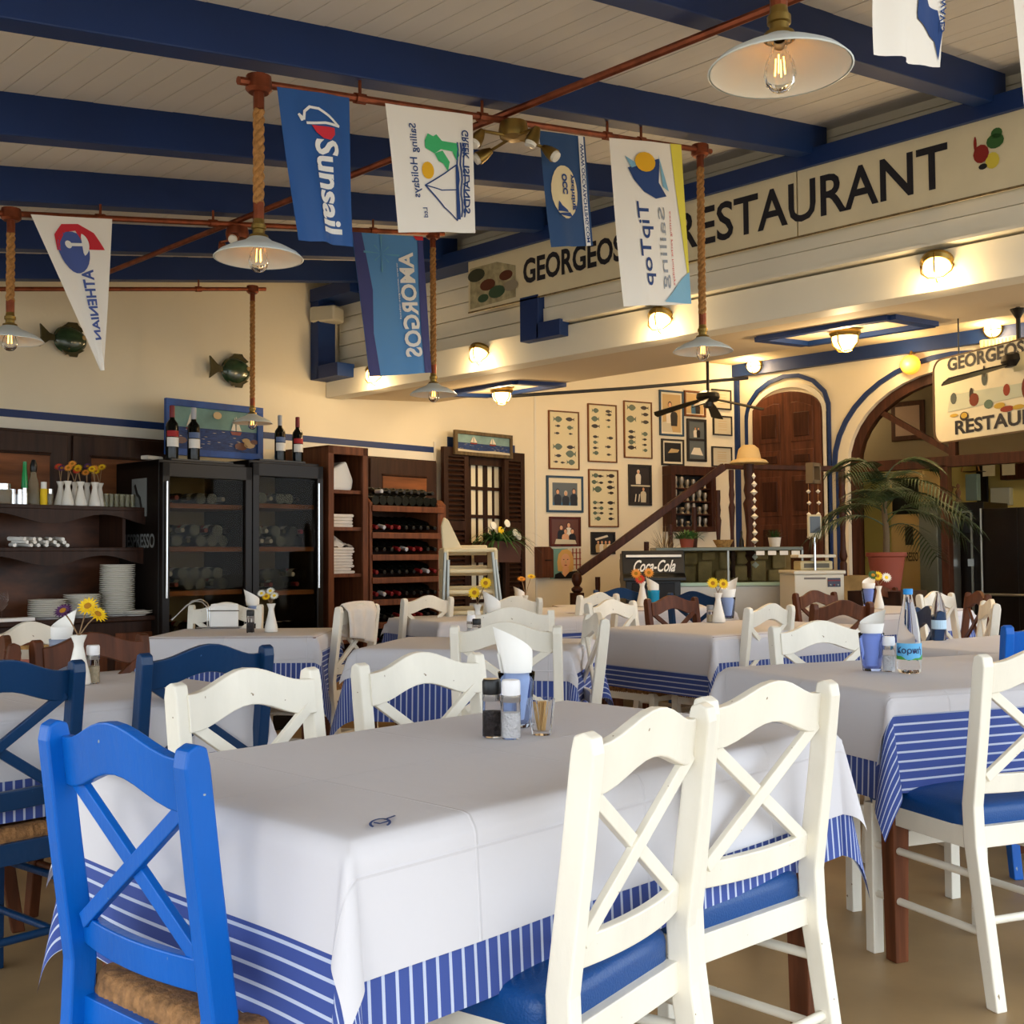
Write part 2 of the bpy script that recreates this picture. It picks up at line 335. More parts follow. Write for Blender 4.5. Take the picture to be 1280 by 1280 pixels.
def pendant(x, y, lab):
    t = thing('pendant_lamp', lab, 'lamp', (x, y, 2.05), 0, 'rope pendant lamps')
    top = pz(x)-2.05
    prof = [(.022, .062), (.03, .058), (.045, .046), (.085, .03), (.118, .012), (.130, 0), (.133, -.003), (.130, -.004)]
    sh = MB().lathe(prof, 40).build('shade', ENAMEL, t, smooth=True, angle=180)
    MB().lathe([(r-.002, z-.003) for r, z in prof[:6]], 40).build('shade_lining', ENIN, sh, smooth=True, angle=180)
    MB().lathe([(.0, .115), (.016, .115), (.018, .10), (.022, .098), (.022, .085), (.018, .083), (.018, .07), (.028, .066), (.03, .055), (.022, .05)], 20).build('socket', BRASS, t, smooth=True)
    MB().lathe([(.013, .05), (.014, .035), (.026, .01), (.030, -.012), (.026, -.03), (.014, -.042), (0, -.045)], 18).build('bulb', GLASS, t, smooth=True, angle=180)
    f = MB()
    for k in range(4):
        a = k*PI/2+.3; f.tube([(.009*cos(a), .009*sin(a), .025), (.011*cos(a), .011*sin(a), -.012)], .0016, 5)
    f.build('filament', FIL, t)
    MB().tube([(0, 0, .115), (0, 0, .165)], .0165, 10).build('lower_ferrule', COPPER, t)
    MB().tube([(0, 0, top-.08), (0, 0, top-.03)], .0165, 10).build('upper_ferrule', COPPER, t)
    MB().lathe([(0, top+.02), (.038, top+.02), (.040, top-.02), (.03, top-.03), (0, top-.03)], 14).build('junction_box', COPPER, t, smooth=True)
    ro = MB(); n = int((top-.24)/.006)
    for s_ in range(3):
        pts = []
        for i in range(n+1):
            z = .16+(top-.24)*i/n; a = z/.085*2*PI+s_*2*PI/3; pts.append((.0085*cos(a), .0085*sin(a), z))
        ro.tube(pts, .0098, 6)
    ro.build('rope', ROPE, t, smooth=True, angle=180)
    return t
pendant(1.82, 1.1, 'largest white rope pendant lamp, nearest, cut off at the top')
pendant(1.85, 2.9, 'rope pendant lamp beside the blue flag with the red heart shape')
pendant(1.82, 4.7, 'rope pendant lamp at the left edge beside the triangular pennant')
pendant(4.12, 2.9, 'rope pendant lamp in front of the long sign board')
pendant(4.12, 4.7, 'rope pendant lamp hanging just right of the light blue flag')
pendant(4.10, 6.5, 'smallest rope pendant lamp, in front of the boat painting')

def flag(name, lab, px, Y, body, seed=0, wav=.012, nu=14, nv=20):
    """px = top-left, top-right, bottom-right, bottom-left on the plane of the pipe"""
    P = [at(x, y, Y=Y) for x, y in px]; rnd = random.Random(seed); ph = rnd.random()*6
    def fn(u, v, off=0):     # v: 0 top, 1 bottom
        p = (P[0]*(1-u)+P[1]*u)*(1-v)+(P[3]*(1-u)+P[2]*u)*v
        wv = wav*(.25+.75*v)*(sin(u*7+ph+v*1.5)+.5*sin(u*15+ph*2-v*3))
        return Vector((p.x, p.y+wv-off, p.z))
    t = thing(name, lab, 'flag', tuple((P[0]+P[1])/2), 0)
    base = t.location.copy()
    def L(u, v, off=0): return fn(u, v, off)-base
    cl_ = MB().grid(lambda u, v: L(u, v), nu, nv); cl_.build('cloth', body, t, smooth=True, angle=180)
    return t, L
def dec(t, L, name, m, polys=(), texts=(), off=.002):
    """flat print laid onto the cloth, cut finely enough to follow its waves"""
    vs = []; fs = []
    for po in polys: o = len(vs); vs += list(po); fs.append(tuple(range(o, o+len(po))))
    for (s_, u0, v0, u1, v1, mode, bold) in texts:
        # 'down': reads downwards, tops to the right; 'mir': the same seen from the back
        gv, gf, _ = glyphs(s_, bold); o = len(vs)
        vs += [((u0+(u1-u0)*b_) if mode == 'down' else (u1-(u1-u0)*b_), v0+(v1-v0)*a) for a, b_ in gv]; fs += [tuple(i+o for i in f) for f in gf]
    bm = bmesh.new(); bv = [bm.verts.new((a, b_, 0)) for a, b_ in vs]
    for f in fs:
        try: bm.faces.new([bv[i] for i in f])
        except ValueError: pass
    bmesh.ops.triangulate(bm, faces=bm.faces[:])
    for _ in range(4):
        e = [e for e in bm.edges if (e.verts[0].co-e.verts[1].co).length > .05]
        if not e: break
        bmesh.ops.subdivide_edges(bm, edges=e, cuts=1); bmesh.ops.triangulate(bm, faces=bm.faces[:])
    bm.verts.index_update()
    mb = MB().add([L(v.co.x, v.co.y, off*1.5) for v in bm.verts], [tuple(v.index for v in f.verts) for f in bm.faces]); bm.free()
    return mb.build(name, m, t)
def stroke(pts, wd):
    out = []
    for a, b_ in zip(pts, pts[1:]):
        d = Vector((b_[0]-a[0], (b_[1]-a[1])*2)); n_ = Vector((-d.y, d.x)).normalized()*wd/2; e_ = d.normalized()*wd*.3
        out.append([(a[0]+n_.x-e_.x, a[1]+(n_.y-e_.y)/2), (a[0]-n_.x-e_.x, a[1]-(n_.y+e_.y)/2), (b_[0]-n_.x+e_.x, b_[1]+(-n_.y+e_.y)/2), (b_[0]+n_.x+e_.x, b_[1]+(n_.y+e_.y)/2)])
    return out
fb = mat('flag_blue', (34, 84, 150), .45); fwm = mat('flag_white', (246, 242, 234), .8); fdb = mat('flag_slate', (38, 74, 120), .7); fwt = mat('print_white', (238, 238, 236), .7)
fnv = mat('print_navy', (30, 66, 128), .7); frd = mat('print_red', (206, 40, 56), .7); fgn = mat('print_green', (64, 186, 116), .7); fye = mat('print_yellow', (236, 180, 30), .7); flb = mat('print_light_blue', (130, 184, 214), .7)
fam = mat('flag_light_blue', (84, 144, 206), .7); fpu = mat('flag_violet', (58, 66, 130), .7); fgy = mat('print_grey', (150, 158, 170), .7); fyl = mat('print_lemon', (232, 220, 80), .7)
t, L = flag('hanging_flag', 'blue satin flag with white vertical lettering and red heart shape', [(347, 108), (437, 122), (443, 308), (374, 300)], 2.87, fb, 1)
dec(t, L, 'lettering', fwt, [], [('Sunsail', .42, .31, .80, .93, 'down', .03)])
dec(t, L, 'emblem', fwt, stroke([(.27, .20), (.24, .165), (.30, .19), (.32, .14), (.40, .105), (.52, .11), (.66, .15), (.82, .205), (.60, .20), (.34, .215)], .035))
dec(t, L, 'heart', frd, [[(.40, .225), (.74, .225), (.74, .27), (.66, .31), (.56, .305), (.46, .27)]], off=.003)
t, L = flag('hanging_flag', 'white flag with green palm trees and a blue sailing boat', [(481, 129), (591, 144), (595, 291), (500, 290)], 2.87, fwm, 2, .007)
dec(t, L, 'side_lettering', fnv, [], [('Sailing', .24, .13, .34, .36, 'mir', .01), ('Holidays', .22, .40, .33, .72, 'mir', .01), ('Ltd', .32, .80, .37, .88, 'mir', .01), ('GREEK', .84, .14, .93, .38, 'mir', .02), ('ISLANDS', .84, .44, .93, .84, 'mir', .02)])
dec(t, L, 'palm_print', fgn, [[(.40, .26), (.44, .2), (.50, .22), (.54, .2), (.6, .25), (.56, .28), (.78, .26), (.8, .36), (.76, .40), (.72, .33), (.58, .32), (.5, .36), (.45, .34), (.40, .32)], [(.5, .36), (.6, .33), (.68, .42), (.65, .5), (.6, .44), (.54, .42)]])
dec(t, L, 'sun_print', fye, [ell(.41, .50, .065, .07)])
sa = stroke([(.37, .62), (.60, .52), (.76, .44), (.75, .90), (.56, .80), (.37, .62), (.55, .66), (.75, .645)], .018)+[[(.75, .44), (.775, .44), (.80, .89), (.755, .89)]]
for k in range(3):
    sa.append([(.77+k*.04+.01*sin(v*26)+e*.018, v) for e, rng in ((0, range(11)), (1, range(10, -1, -1))) for v in [(.25+i*.062) for i in rng]])
dec(t, L, 'boat_print', fnv, sa)
t, L = flag('hanging_flag', 'narrow slate blue flag with a round cream emblem', [(674, 163), (731, 171), (741, 307), (689, 309)], 2.87, fdb, 3, .006)
dec(t, L, 'emblem_disc', mat('print_cream', (232, 214, 170), .7), [ell(.42, .52, .30, .235, 22)])
dec(t, L, 'emblem_lettering', fnv, [[(.24, .60), (.30, .64), (.44, .68), (.46, .70), (.2, .69)], [(.2, .71), (.5, .70), (.56, .74), (.3, .73)]], [('OCC', .36, .36, .48, .54, 'mir', .05), ('yachting', .54, .36, .66, .68, 'mir', .03)], off=.004)
dec(t, L, 'edge_band', fwt, [[(.84, .0), (.95, .0), (.95, 1), (.84, 1)]])
dec(t, L, 'edge_lettering', fnv, [], [('WWW.OCCAYACHTING.COM', .86, .07, .93, .97, 'mir', .02)], off=.004)
t, L = flag('hanging_flag', 'tall white flag with yellow edge and blue sail emblem', [(762, 172), (851, 181), (863, 380), (780, 383)], 2.87, fwm, 4, .009)
dec(t, L, 'yellow_edge', fyl, [[(.84, 0), (1, 0), (1, .82), (.98, .82), (.93, .5), (.88, .25)]])
dec(t, L, 'emblem', fnv, [[(.20, .17), (.66, .10), (.62, .25), (.74, .33), (.56, .35), (.40, .31), (.27, .24)]])
for po in ([(.17, .10), (.36, .15), (.25, .17)], [(.64, .08), (.78, .3), (.68, .27)], [(.62, .98), (.9, .84), (1, .80), (1, 1)]): dec(t, L, 'sail_print', flb, [po], off=.003)
dec(t, L, 'disc_print', fye, [ell(.44, .13, .14, .06)], off=.004)
dec(t, L, 'lettering', fnv, [], [('TipTop', .28, .37, .50, .88, 'mir', .01)])
dec(t, L, 'pale_lettering', fgy, [], [('Sailing', .58, .40, .72, .90, 'mir', .0)])
dec(t, L, 'small_lettering', frd, [], [('exciting yacht holidays', .76, .42, .80, .88, 'mir', 0)])
t, L = flag('hanging_flag', 'light blue flag with violet borders and pale compass', [(440, 290), (527, 296), (539, 466), (459, 471)], 4.66, fam, 5, .012)
dec(t, L, 'border', fpu, [[(0, 0), (.12, 0), (.20, .4), (.16, .7), (.22, 1), (0, 1)], [(.93, 0), (1, 0), (1, 1), (.86, 1), (.86, .7), (.93, .4)]])
dec(t, L, 'lettering', fwt, [], [('AMORGOS', .62, .12, .84, .88, 'mir', .03)], off=.004)
cp = [[(.38+.26*cos(a)*r1, .14+.13*sin(a)*r1), (.38+.26*cos(a+.12)*r1, .14+.13*sin(a+.12)*r1), (.38, .14)] for k in range(8) for a, r1 in [(k*PI/4, 1 if k % 2 == 0 else .6)]]
dec(t, L, 'compass_print', mat('print_pale_blue', (96, 160, 200), .7), cp, off=.003)
dec(t, L, 'red_tab', frd, [[(.86, 0), (1, 0), (1, .03), (.9, .03)]], off=.005)
dec(t, L, 'small_lettering', fwt, [], [('www.amorgos-island', .58, .2, .61, .6, 'mir', 0)], off=.004)
t, L = flag('hanging_pennant', 'white triangular pennant with blue anchor disc and red swoosh', [(38, 268), (140, 274), (130.5, 463), (126, 463)], 4.66, fwm, 6, .008)
def arc(cx, cy, r0, r1, a0, a1, n=14, sy=.55): 
    return [(cx+r0*cos(a0+(a1-a0)*k/n), cy+r0*sy*sin(a0+(a1-a0)*k/n)) for k in range(n+1)]+[(cx+r1*cos(a1-(a1-a0)*k/n), cy+r1*sy*sin(a1-(a1-a0)*k/n)) for k in range(n+1)]
dec(t, L, 'red_swoosh', frd, [[(.16, .22), (.2, .12), (.34, .05), (.55, .045), (.75, .10), (.90, .21), (.62, .21), (.62, .15), (.5, .09), (.36, .10), (.24, .17), (.22, .22)]])
dec(t, L, 'blue_disc', mat('print_royal', (72, 92, 160), .7), [ell(.42, .23, .24, .135, 22)])
dec(t, L, 'anchor_print', fwt, [ell(.36, .18, .05, .025), [(.40, .17), (.60, .17), (.60, .19), (.40, .19)], arc(.52, .18, .14, .10, -1.2, 1.2)], off=.004)
dec(t, L, 'lettering', mat('print_royal', (72, 92, 160)), [], [('ATHENIAN', .46, .34, .68, .80, 'mir', .03)], off=.003)
t, L = flag('hanging_flag', 'white flag with a dark blue swirl, cut off at the top right', [(1101, -120), (1190, -110), (1175, 84), (1093, 68)], 1.1, fwm, 8, .012)
dec(t, L, 'swirl_print', fnv, [[(.55, .45), (.68, .55), (.80, .62), (.93, .64), (.99, .78), (.97, .96), (.92, .84), (.78, .78), (.6, .72), (.58, .68), (.7, .70), (.86, .72), (.74, .62)]])
dec(t, L, 'lettering', fnv, [], [('WAVES', .95, .55, 1.0, .78, 'mir', .02)], off=.003)
t, L = flag('hanging_flag', 'white flag at the right edge with orange star and blue shape', [(1250, -160), (1420, -160), (1400, 220), (1283, 205)], 1.1, fwm, 9, .012)
dec(t, L, 'star_print', mat('print_orange', (236, 110, 60)), [[(.1+.05*(1 if k % 2 else .45)*cos(k*PI/5), .46+.028*(1 if k % 2 else .45)*sin(k*PI/5)) for k in range(10)]])
dec(t, L, 'blue_print', flb, [[(.08, .52), (.2, .42), (.5, .40), (.5, .55), (.2, .6)]])
dec(t, L, 'lettering', fnv, [], [('Tsilis', .10, .63, .3, 1.0, 'mir', .03)], off=.003)

# ceiling spot fixtures
def spots(x, y, z, lab, mm, n, seed, arm=.12):
    t = thing('spot_fixture', lab, 'lamp', (x, y, z), 0)
    MB().lathe([(0, .03), (.05, .03), (.055, 0), (.05, -.025), (0, -.03)], 20).build('canopy', mm, t, smooth=True)
    rnd = random.Random(seed)
    for k in range(n):
        a = k*2*PI/n+seed; d = Vector((cos(a), sin(a), 0)); p = d*arm+Vector((0, 0, -.03))
        s_ = MB().tube([(0, 0, -.02), tuple(p)], .006, 6).build('arm', mm, t)
        h_ = (Vector((rnd.uniform(-1, 1), rnd.uniform(-1, 1), -.8))).normalized(); e = p+h_*.06
        MB().tube([tuple(p), tuple(p+h_*.03), tuple(e)], [.012, .022, .026], 12).build('head', mm, s_, smooth=True)
        MB().lathe([(0, .0), (.022, .0), (.02, .012), (0, .016)], 12, M=h_.to_track_quat('Z', 'Y').to_matrix(), c=tuple(e)).build('lens', mat('spot_lens', (230, 226, 214), .2), s_, smooth=True)
    return t
spots(2.9, 2.86, 2.70, 'brass ceiling fixture with small spotlights between the flags', BRASS, 4, 3, .14)
spots(2.88, 4.7, 2.70, 'copper spot cluster on the pipe left of the blue flag', COPPER, 3, 2, .09)
spots(3.0, 6.46, 2.70, 'small spot cluster above the left wooden fish', COPPER, 2, 1, .08)

# ================================================================== SIGN BOARD
SX = 5.075
def sgn(x, y): return at(x, y, X=SX)
bl = sgn(585.6, 397.8); br = sgn(1330, 227); tl = sgn(583.7, 332.6); tr = sgn(1330, 131)
t = thing('sign_board', 'long cream board painted with the restaurant name in dark letters', 'sign', (SX, bl.y, 2.76))
def SL_(y, z, o=0): return (-.0-o, y-bl.y, z-2.76)
seam = sgn(997, 300).y
for y0, y1 in ((bl.y, seam+.004), (seam-.004, br.y)):
    MB().box((0, min(y0, y1)-bl.y, 0), (.022, max(y0, y1)-bl.y, .35)).build('panel', CREAM, t, bevel=.003)
mb = MB().box((-.003, br.y-bl.y, -.004), (.0, 0, .006), 0).box((-.003, br.y-bl.y, .343), (0, 0, .352), 0); mb.build('worn_edge', mat('worn_edge', (120, 100, 66), .9, var=.6, vs=30), t)
mb = MB()
def word(mb, s_, x0, x1, zlo, zhi, bold=.03):
    y0 = sgn(x0, 300).y; y1 = sgn(x1, 250).y; n = len(s_)
    gl = glyphs(s_, bold); letter(mb, s_, lambda a, b_: SL_(y0+(y1-y0)*a, zlo+(zhi-zlo)*b_, .003), 0, bold)
word(mb, 'GEORGEOS', 654, 778, 2.86, 3.02); word(mb, 'RESTAURANT', 846, 1186, 2.835, 3.045, .015)
mb.build('lettering', INK, t)
y0 = sgn(588, 360).y; y1 = sgn(645, 360).y
mb = MB()
F = lambda a, b_: SL_(y0+(y1-y0)*a, 2.78+.27*b_, .003)
mb.flat([(0, 0), (1, .05), (1, .8), (.6, 1), (0, 1)], F, 0)
F2 = lambda a, b_: SL_(y0+(y1-y0)*a, 2.78+.27*b_, .006)
for cx, cy, r_, m in ((.4, .5, .14, 1), (.8, .62, .12, 1), (.6, .28, .15, 2), (.9, .35, .13, 3), (.3, .2, .1, 2), (.15, .8, .16, 4)): mb.flat(ell(cx, cy, r_*1.2, r_), F2, m)
mb.build('food_painting', [mat('paint_pale', (176, 166, 130), .8, var=.4, vs=20), mat('paint_brown', (96, 50, 30), .8), mat('paint_green', (60, 84, 60), .8), mat('paint_grey', (150, 140, 120), .8), mat('paint_dark', (60, 62, 44), .8)], t)
y0 = sgn(1215, 200).y; y1 = sgn(1255, 200).y; mb = MB()
F = lambda a, b_: SL_(y0+(y1-y0)*a, 2.87+.17*b_, .003+.001*a)
for cx, cy, rx, ry, m in ((.3, .45, .25, .25, 0), (.65, .2, .22, .22, 1), (.75, .7, .28, .2, 2), (.8, .9, .18, .14, 2), (.35, .1, .14, .08, 3), (.12, .75, .05, .2, 0)): mb.flat(ell(cx, cy, rx, ry, 12), F, m)
mb.build('vegetable_painting', [mat('paint_red', (140, 34, 24), .7), mat('paint_lemon', (220, 200, 70), .7), mat('paint_leaf', (50, 96, 44), .7), mat('paint_black', (30, 30, 30), .7)], t)

# ================================================================== LAMPS WITH GLASS
def glow(loc, e, r=.04, col=(1, .70, .36)):
    l = bpy.data.lights.new('lamp_or_fill_light', 'POINT'); l.energy = e; l.shadow_soft_size = r; l.color = col
    o = bpy.data.objects.new('lamp_or_fill_light', l); C.objects.link(o); o.location = loc
def bulkhead(p, n, lab, s=1., e=6, cage=True):
    """round marine lamp; n = outward normal"""
    n = Vector(n).normalized(); M = n.to_track_quat('Z', 'Y').to_matrix()
    t = thing('bulkhead_lamp', lab, 'lamp', p, 0)
    MB().lathe([(0, 0), (.075*s, 0), (.078*s, .018*s), (.066*s, .035*s), (.05*s, .035*s)], 24, M=M).build('base', BRASS, t, smooth=True)
    MB().lathe([(.062*s, .03*s), (.062*s, .05*s), (.052*s, .078*s), (.03*s, .094*s), (0, .098*s)], 24, M=M).build('glass', LAMPG, t, smooth=True, angle=180)
    if cage:
        for a in (0, PI/2):
            MB().tube([tuple(M@Vector((r*s*cos(a), r*s*sin(a), z*s))) for r, z in ((.075, .02), (.068, .07), (.035, .104), (0, .108), (-.035, .104), (-.068, .07), (-.075, .02))], .004*s, 6).build('guard', BRASS, t)
    glow(Vector(p)+n*.16*s, e)
    return t
for (x, y, lab, s) in ((470, 464, 'round brass wall lamp partly behind the light blue flag', 1.0), (601, 437, 'round brass wall lamp on the white fascia right of the small pendant', 1.), (827, 394, 'round brass wall lamp below the tall white flag', 1.), (1172, 326, 'largest round brass wall lamp on the white fascia under the sign', 1.)):
    bulkhead(tuple(at(x, y, X=5.15)), (-.5, -.12, -.85), lab, s, 5)
def sof(x, y): return onp(x, y, (5.17, 0, 2.381), (-.068, 0, 1))
for (x, y, px, lab, e) in ((627, 485, [(545, 480), (620, 470), (690, 488), (640, 495)], 'ceiling lamp in the further blue ceiling frame', 9), (1056, 412, [(950, 414), (1110, 386), (1165, 403), (1020, 428)], 'ceiling lamp in the nearer blue ceiling frame', 9)):
    c = sof(x, y); soffit_frame(c.x, c.y, .26, .40)
    bulkhead((c.x, c.y, c.z-.002), (0, 0, -1), lab, 1.15, e*1.5)
for x, y, lab in ((944, 457, 'lamp on the blue cornice above the arched wooden door'), (1242, 411, 'lamp on the blue cornice at the right edge')):
    p = at(x, y, X=9.93); bulkhead(tuple(p), (-1, -.2, -.2), lab, 1.1, 9)
p = at(1138, 456, X=9.9); t = thing('globe_lamp', 'round amber globe lamp above the large arch', 'lamp', tuple(p))
MB().lathe([(.09*sin(PI*k/12), -.09*cos(PI*k/12)) for k in range(13)], 24).build('globe', mat('amber_glow', (255, 190, 80), .4, emit=1.0, ecol=(255, 170, 50)), t, smooth=True, angle=180)
MB().tube([(0, 0, .085), (.02, 0, .12), (.09, 0, .12)], .012, 8).build('bracket', BRASS, t)
glow((p.x-.2, p.y, p.z), 7)
glow((7.6, 5.4, 2.95), 24, .15); glow((8.2, 3.6, 2.95), 20, .15)  # added fill lights under the inner ceiling, no fixtures here
# cable track above the pictures
a = at(640, 495, z=2.50); b_ = at(935, 472.5, X=8.2); tag(MB().tube([tuple(a), tuple((a+b_)/2+Vector((0, 0, -.01))), tuple(b_)], .014, 6).build('cable_track', BLACK), 'thin dark cable track above the framed pictures', 'cable')
# loudspeaker under header
p = at(413, 396, X=5.12); t = thing('loudspeaker', 'small white wall speaker beside the far blue bracket', 'speaker', (p.x-.02, p.y, p.z), R(25))
MB().box((-.10, -.11, -.055), (.06, .11, .065)).build('case', mat('speaker_white', (206, 198, 176), .5), t, bevel=.02); MB().box((-.104, -.09, -.045), (-.099, .09, .05)).build('grille', mat('grille', (190, 184, 164), .8, bump=.5, bs=300), t); MB().box((.06, -.02, -.02), (.17, .02, .02)).build('bracket', mat('speaker_white', (1, 1, 1)), t)
tag(MB().tube([tuple(at(372, 358, X=5.0)), tuple(at(374, 374, X=5.0))], .035, 14).build('sensor', BLACK), 'small black cylinder sensor at the end of the blue header', 'sensor')
p = at(1250, 428, X=9.96); t = thing('emergency_light', 'flat emergency light above the hanging sign', 'light', tuple(p)); MB().box((-.05, -.16, -.035), (.02, .16, .035)).build('case', mat('em_light', (196, 180, 140), .5), t, bevel=.01)
mbx = MB()
for k in range(9): mbx.box((-.054, -.14+k*.031, -.025), (-.05, -.125+k*.031, .025))
mbx.build('louvre', mat('em_louvre', (150, 136, 104), .6), t)

# ================================================================== TABLES
def stripes(name, blue=(60, 80, 150), white=(190, 200, 222)):
    m = mat(name, blue, .85); nt = m.node_tree; b = nt.nodes['Principled BSDF']
    uv = nt.nodes.new('ShaderNodeUVMap'); sp = nt.nodes.new('ShaderNodeSeparateXYZ'); nt.links.new(uv.outputs[0], sp.inputs[0])
    d = nt.nodes.new('ShaderNodeMath'); d.operation = 'DIVIDE'; d.inputs[1].default_value = .0255; nt.links.new(sp.outputs['X'], d.inputs[0])
    f = nt.nodes.new('ShaderNodeMath'); f.operation = 'FRACT'; nt.links.new(d.outputs[0], f.inputs[0])
    c = nt.nodes.new('ShaderNodeMath'); c.operation = 'LESS_THAN'; c.inputs[1].default_value = .23; nt.links.new(f.outputs[0], c.inputs[0])
    mx = nt.nodes.new('ShaderNodeMix'); mx.data_type = 'RGBA'; mx.inputs['A'].default_value = lin(blue); mx.inputs['B'].default_value = lin(white)
    nt.links.new(c.outputs[0], mx.inputs['Factor']); nt.links.new(mx.outputs['Result'], b.inputs['Base Color'])
    n = nt.nodes.new('ShaderNodeTexNoise'); n.inputs['Scale'].default_value = 500; bn = nt.nodes.new('ShaderNodeBump'); bn.inputs['Strength'].default_value = .15; bn.inputs['Distance'].default_value = .002
    nt.links.new(n.outputs['Fac'], bn.inputs['Height']); nt.links.new(bn.outputs[0], b.inputs['Normal']); return m
STRIPE = stripes('striped_cloth')
def paper():
    m = mat('paper_cover', (211, 209, 213), .85, spec=.2); nt = m.node_tree; b = nt.nodes['Principled BSDF']
    uv = nt.nodes.new('ShaderNodeUVMap'); sp = nt.nodes.new('ShaderNodeSeparateXYZ'); nt.links.new(uv.outputs[0], sp.inputs[0])
    def ridge(out, off):
        a = nt.nodes.new('ShaderNodeMath'); a.operation = 'ADD'; a.inputs[1].default_value = off; nt.links.new(out, a.inputs[0])
        d = nt.nodes.new('ShaderNodeMath'); d.operation = 'PINGPONG'; d.inputs[1].default_value = .21; nt.links.new(a.outputs[0], d.inputs[0])
        s_ = nt.nodes.new('ShaderNodeMapRange'); s_.inputs[1].default_value = 0; s_.inputs[2].default_value = .004; s_.inputs[3].default_value = 1; s_.inputs[4].default_value = 0
        nt.links.new(d.outputs[0], s_.inputs[0]); return s_.outputs[0]
    r1 = ridge(sp.outputs['X'], .03); r2 = ridge(sp.outputs['Y'], .02)
    mxm = nt.nodes.new('ShaderNodeMath'); mxm.operation = 'MAXIMUM'; nt.links.new(r1, mxm.inputs[0]); nt.links.new(r2, mxm.inputs[1])
    n = nt.nodes.new('ShaderNodeTexNoise'); n.inputs['Scale'].default_value = 7; n.inputs['Detail'].default_value = 4; nt.links.new(uv.outputs[0], n.inputs['Vector'])
    ad = nt.nodes.new('ShaderNodeMath'); ad.operation = 'MULTIPLY_ADD'; ad.inputs[1].default_value = .45; nt.links.new(mxm.outputs[0], ad.inputs[0]); nt.links.new(n.outputs['Fac'], ad.inputs[2])
    bn = nt.nodes.new('ShaderNodeBump'); bn.inputs['Strength'].default_value = .35; bn.inputs['Distance'].default_value = .012; nt.links.new(ad.outputs[0], bn.inputs['Height']); nt.links.new(bn.outputs[0], b.inputs['Normal'])
    return m
PAPER = paper()
def drape(a, b, ov, ztop, off, seed, res, flare=.05, corner=.42, amp=.016, curl=0):
    l, r, n, f = ov; rnd = random.Random(seed % 50); ph = [rnd.random()*6 for _ in range(6)]
    U0, U1, V0, V1 = -a-l, a+r, -b-n, b+f
    nu = max(8, int((U1-U0)/res)); nv = max(8, int((V1-V0)/res))
    # sample so that a grid line runs close to each table edge
    def fn(i, j):
        u = U0+(U1-U0)*i; v = V0+(V1-V0)*j
        s_ = max(abs(u)-a, 0); t_ = max(abs(v)-b, 0); su = 1 if u > 0 else -1; sv = 1 if v > 0 else -1
        cu = max(-a, min(a, u)); cv = max(-b, min(b, v)); rr = math.hypot(s_, t_)
        if rr < 1e-6:
            w_ = noise.noise(Vector((u*3+seed, v*3, 0)))*.0012
            e = min(a-abs(u), b-abs(v)); return (u, v, ztop+off+w_-(.004*max(0, 1-e/.02)**2 if e < .02 else 0))
        th = math.atan2(t_, s_); cf = sin(2*th)
        al = (v if s_ > t_ else u)
        wv = amp*(sin(al*9+ph[0]+su)+.6*sin(al*17+ph[1]+sv))*min(1, rr/.25)*(1-cf)
        pq = (s_-t_)/(s_+t_); o0 = (.006 if off < .004 else .013)*min(1, rr/.02)
        if cf < 1e-3:
            fl_ = min(.5, max(.01, flare+wv*.2/max(rr, .05))); o = rr*fl_+o0
            return (cu+su*cos(th)*o, cv+sv*sin(th)*o, ztop+off-.004-rr*math.sqrt(1-fl_*fl_))
        g_ = corner*cos(pq*PI/2)**1.5; lat = corner*.36*sin(pq*PI)
        fx = (g_+lat)/1.414+flare*cos(th)*(1-cf); fy = (g_-lat)/1.414+flare*sin(th)*(1-cf)
        h2 = min(.8, fx*fx+fy*fy); ex = o0*min(1, 1.6*cos(th)); ey = o0*min(1, 1.6*sin(th))
        return (cu+su*(fx*rr+ex), cv+sv*(fy*rr+ey), ztop+off-.004-rr*math.sqrt(1-h2))
    mb = MB().grid(fn, nu, nv, 0, lambda i, j: (U0+(U1-U0)*i, V0+(V1-V0)*j)); return mb
TH = .752
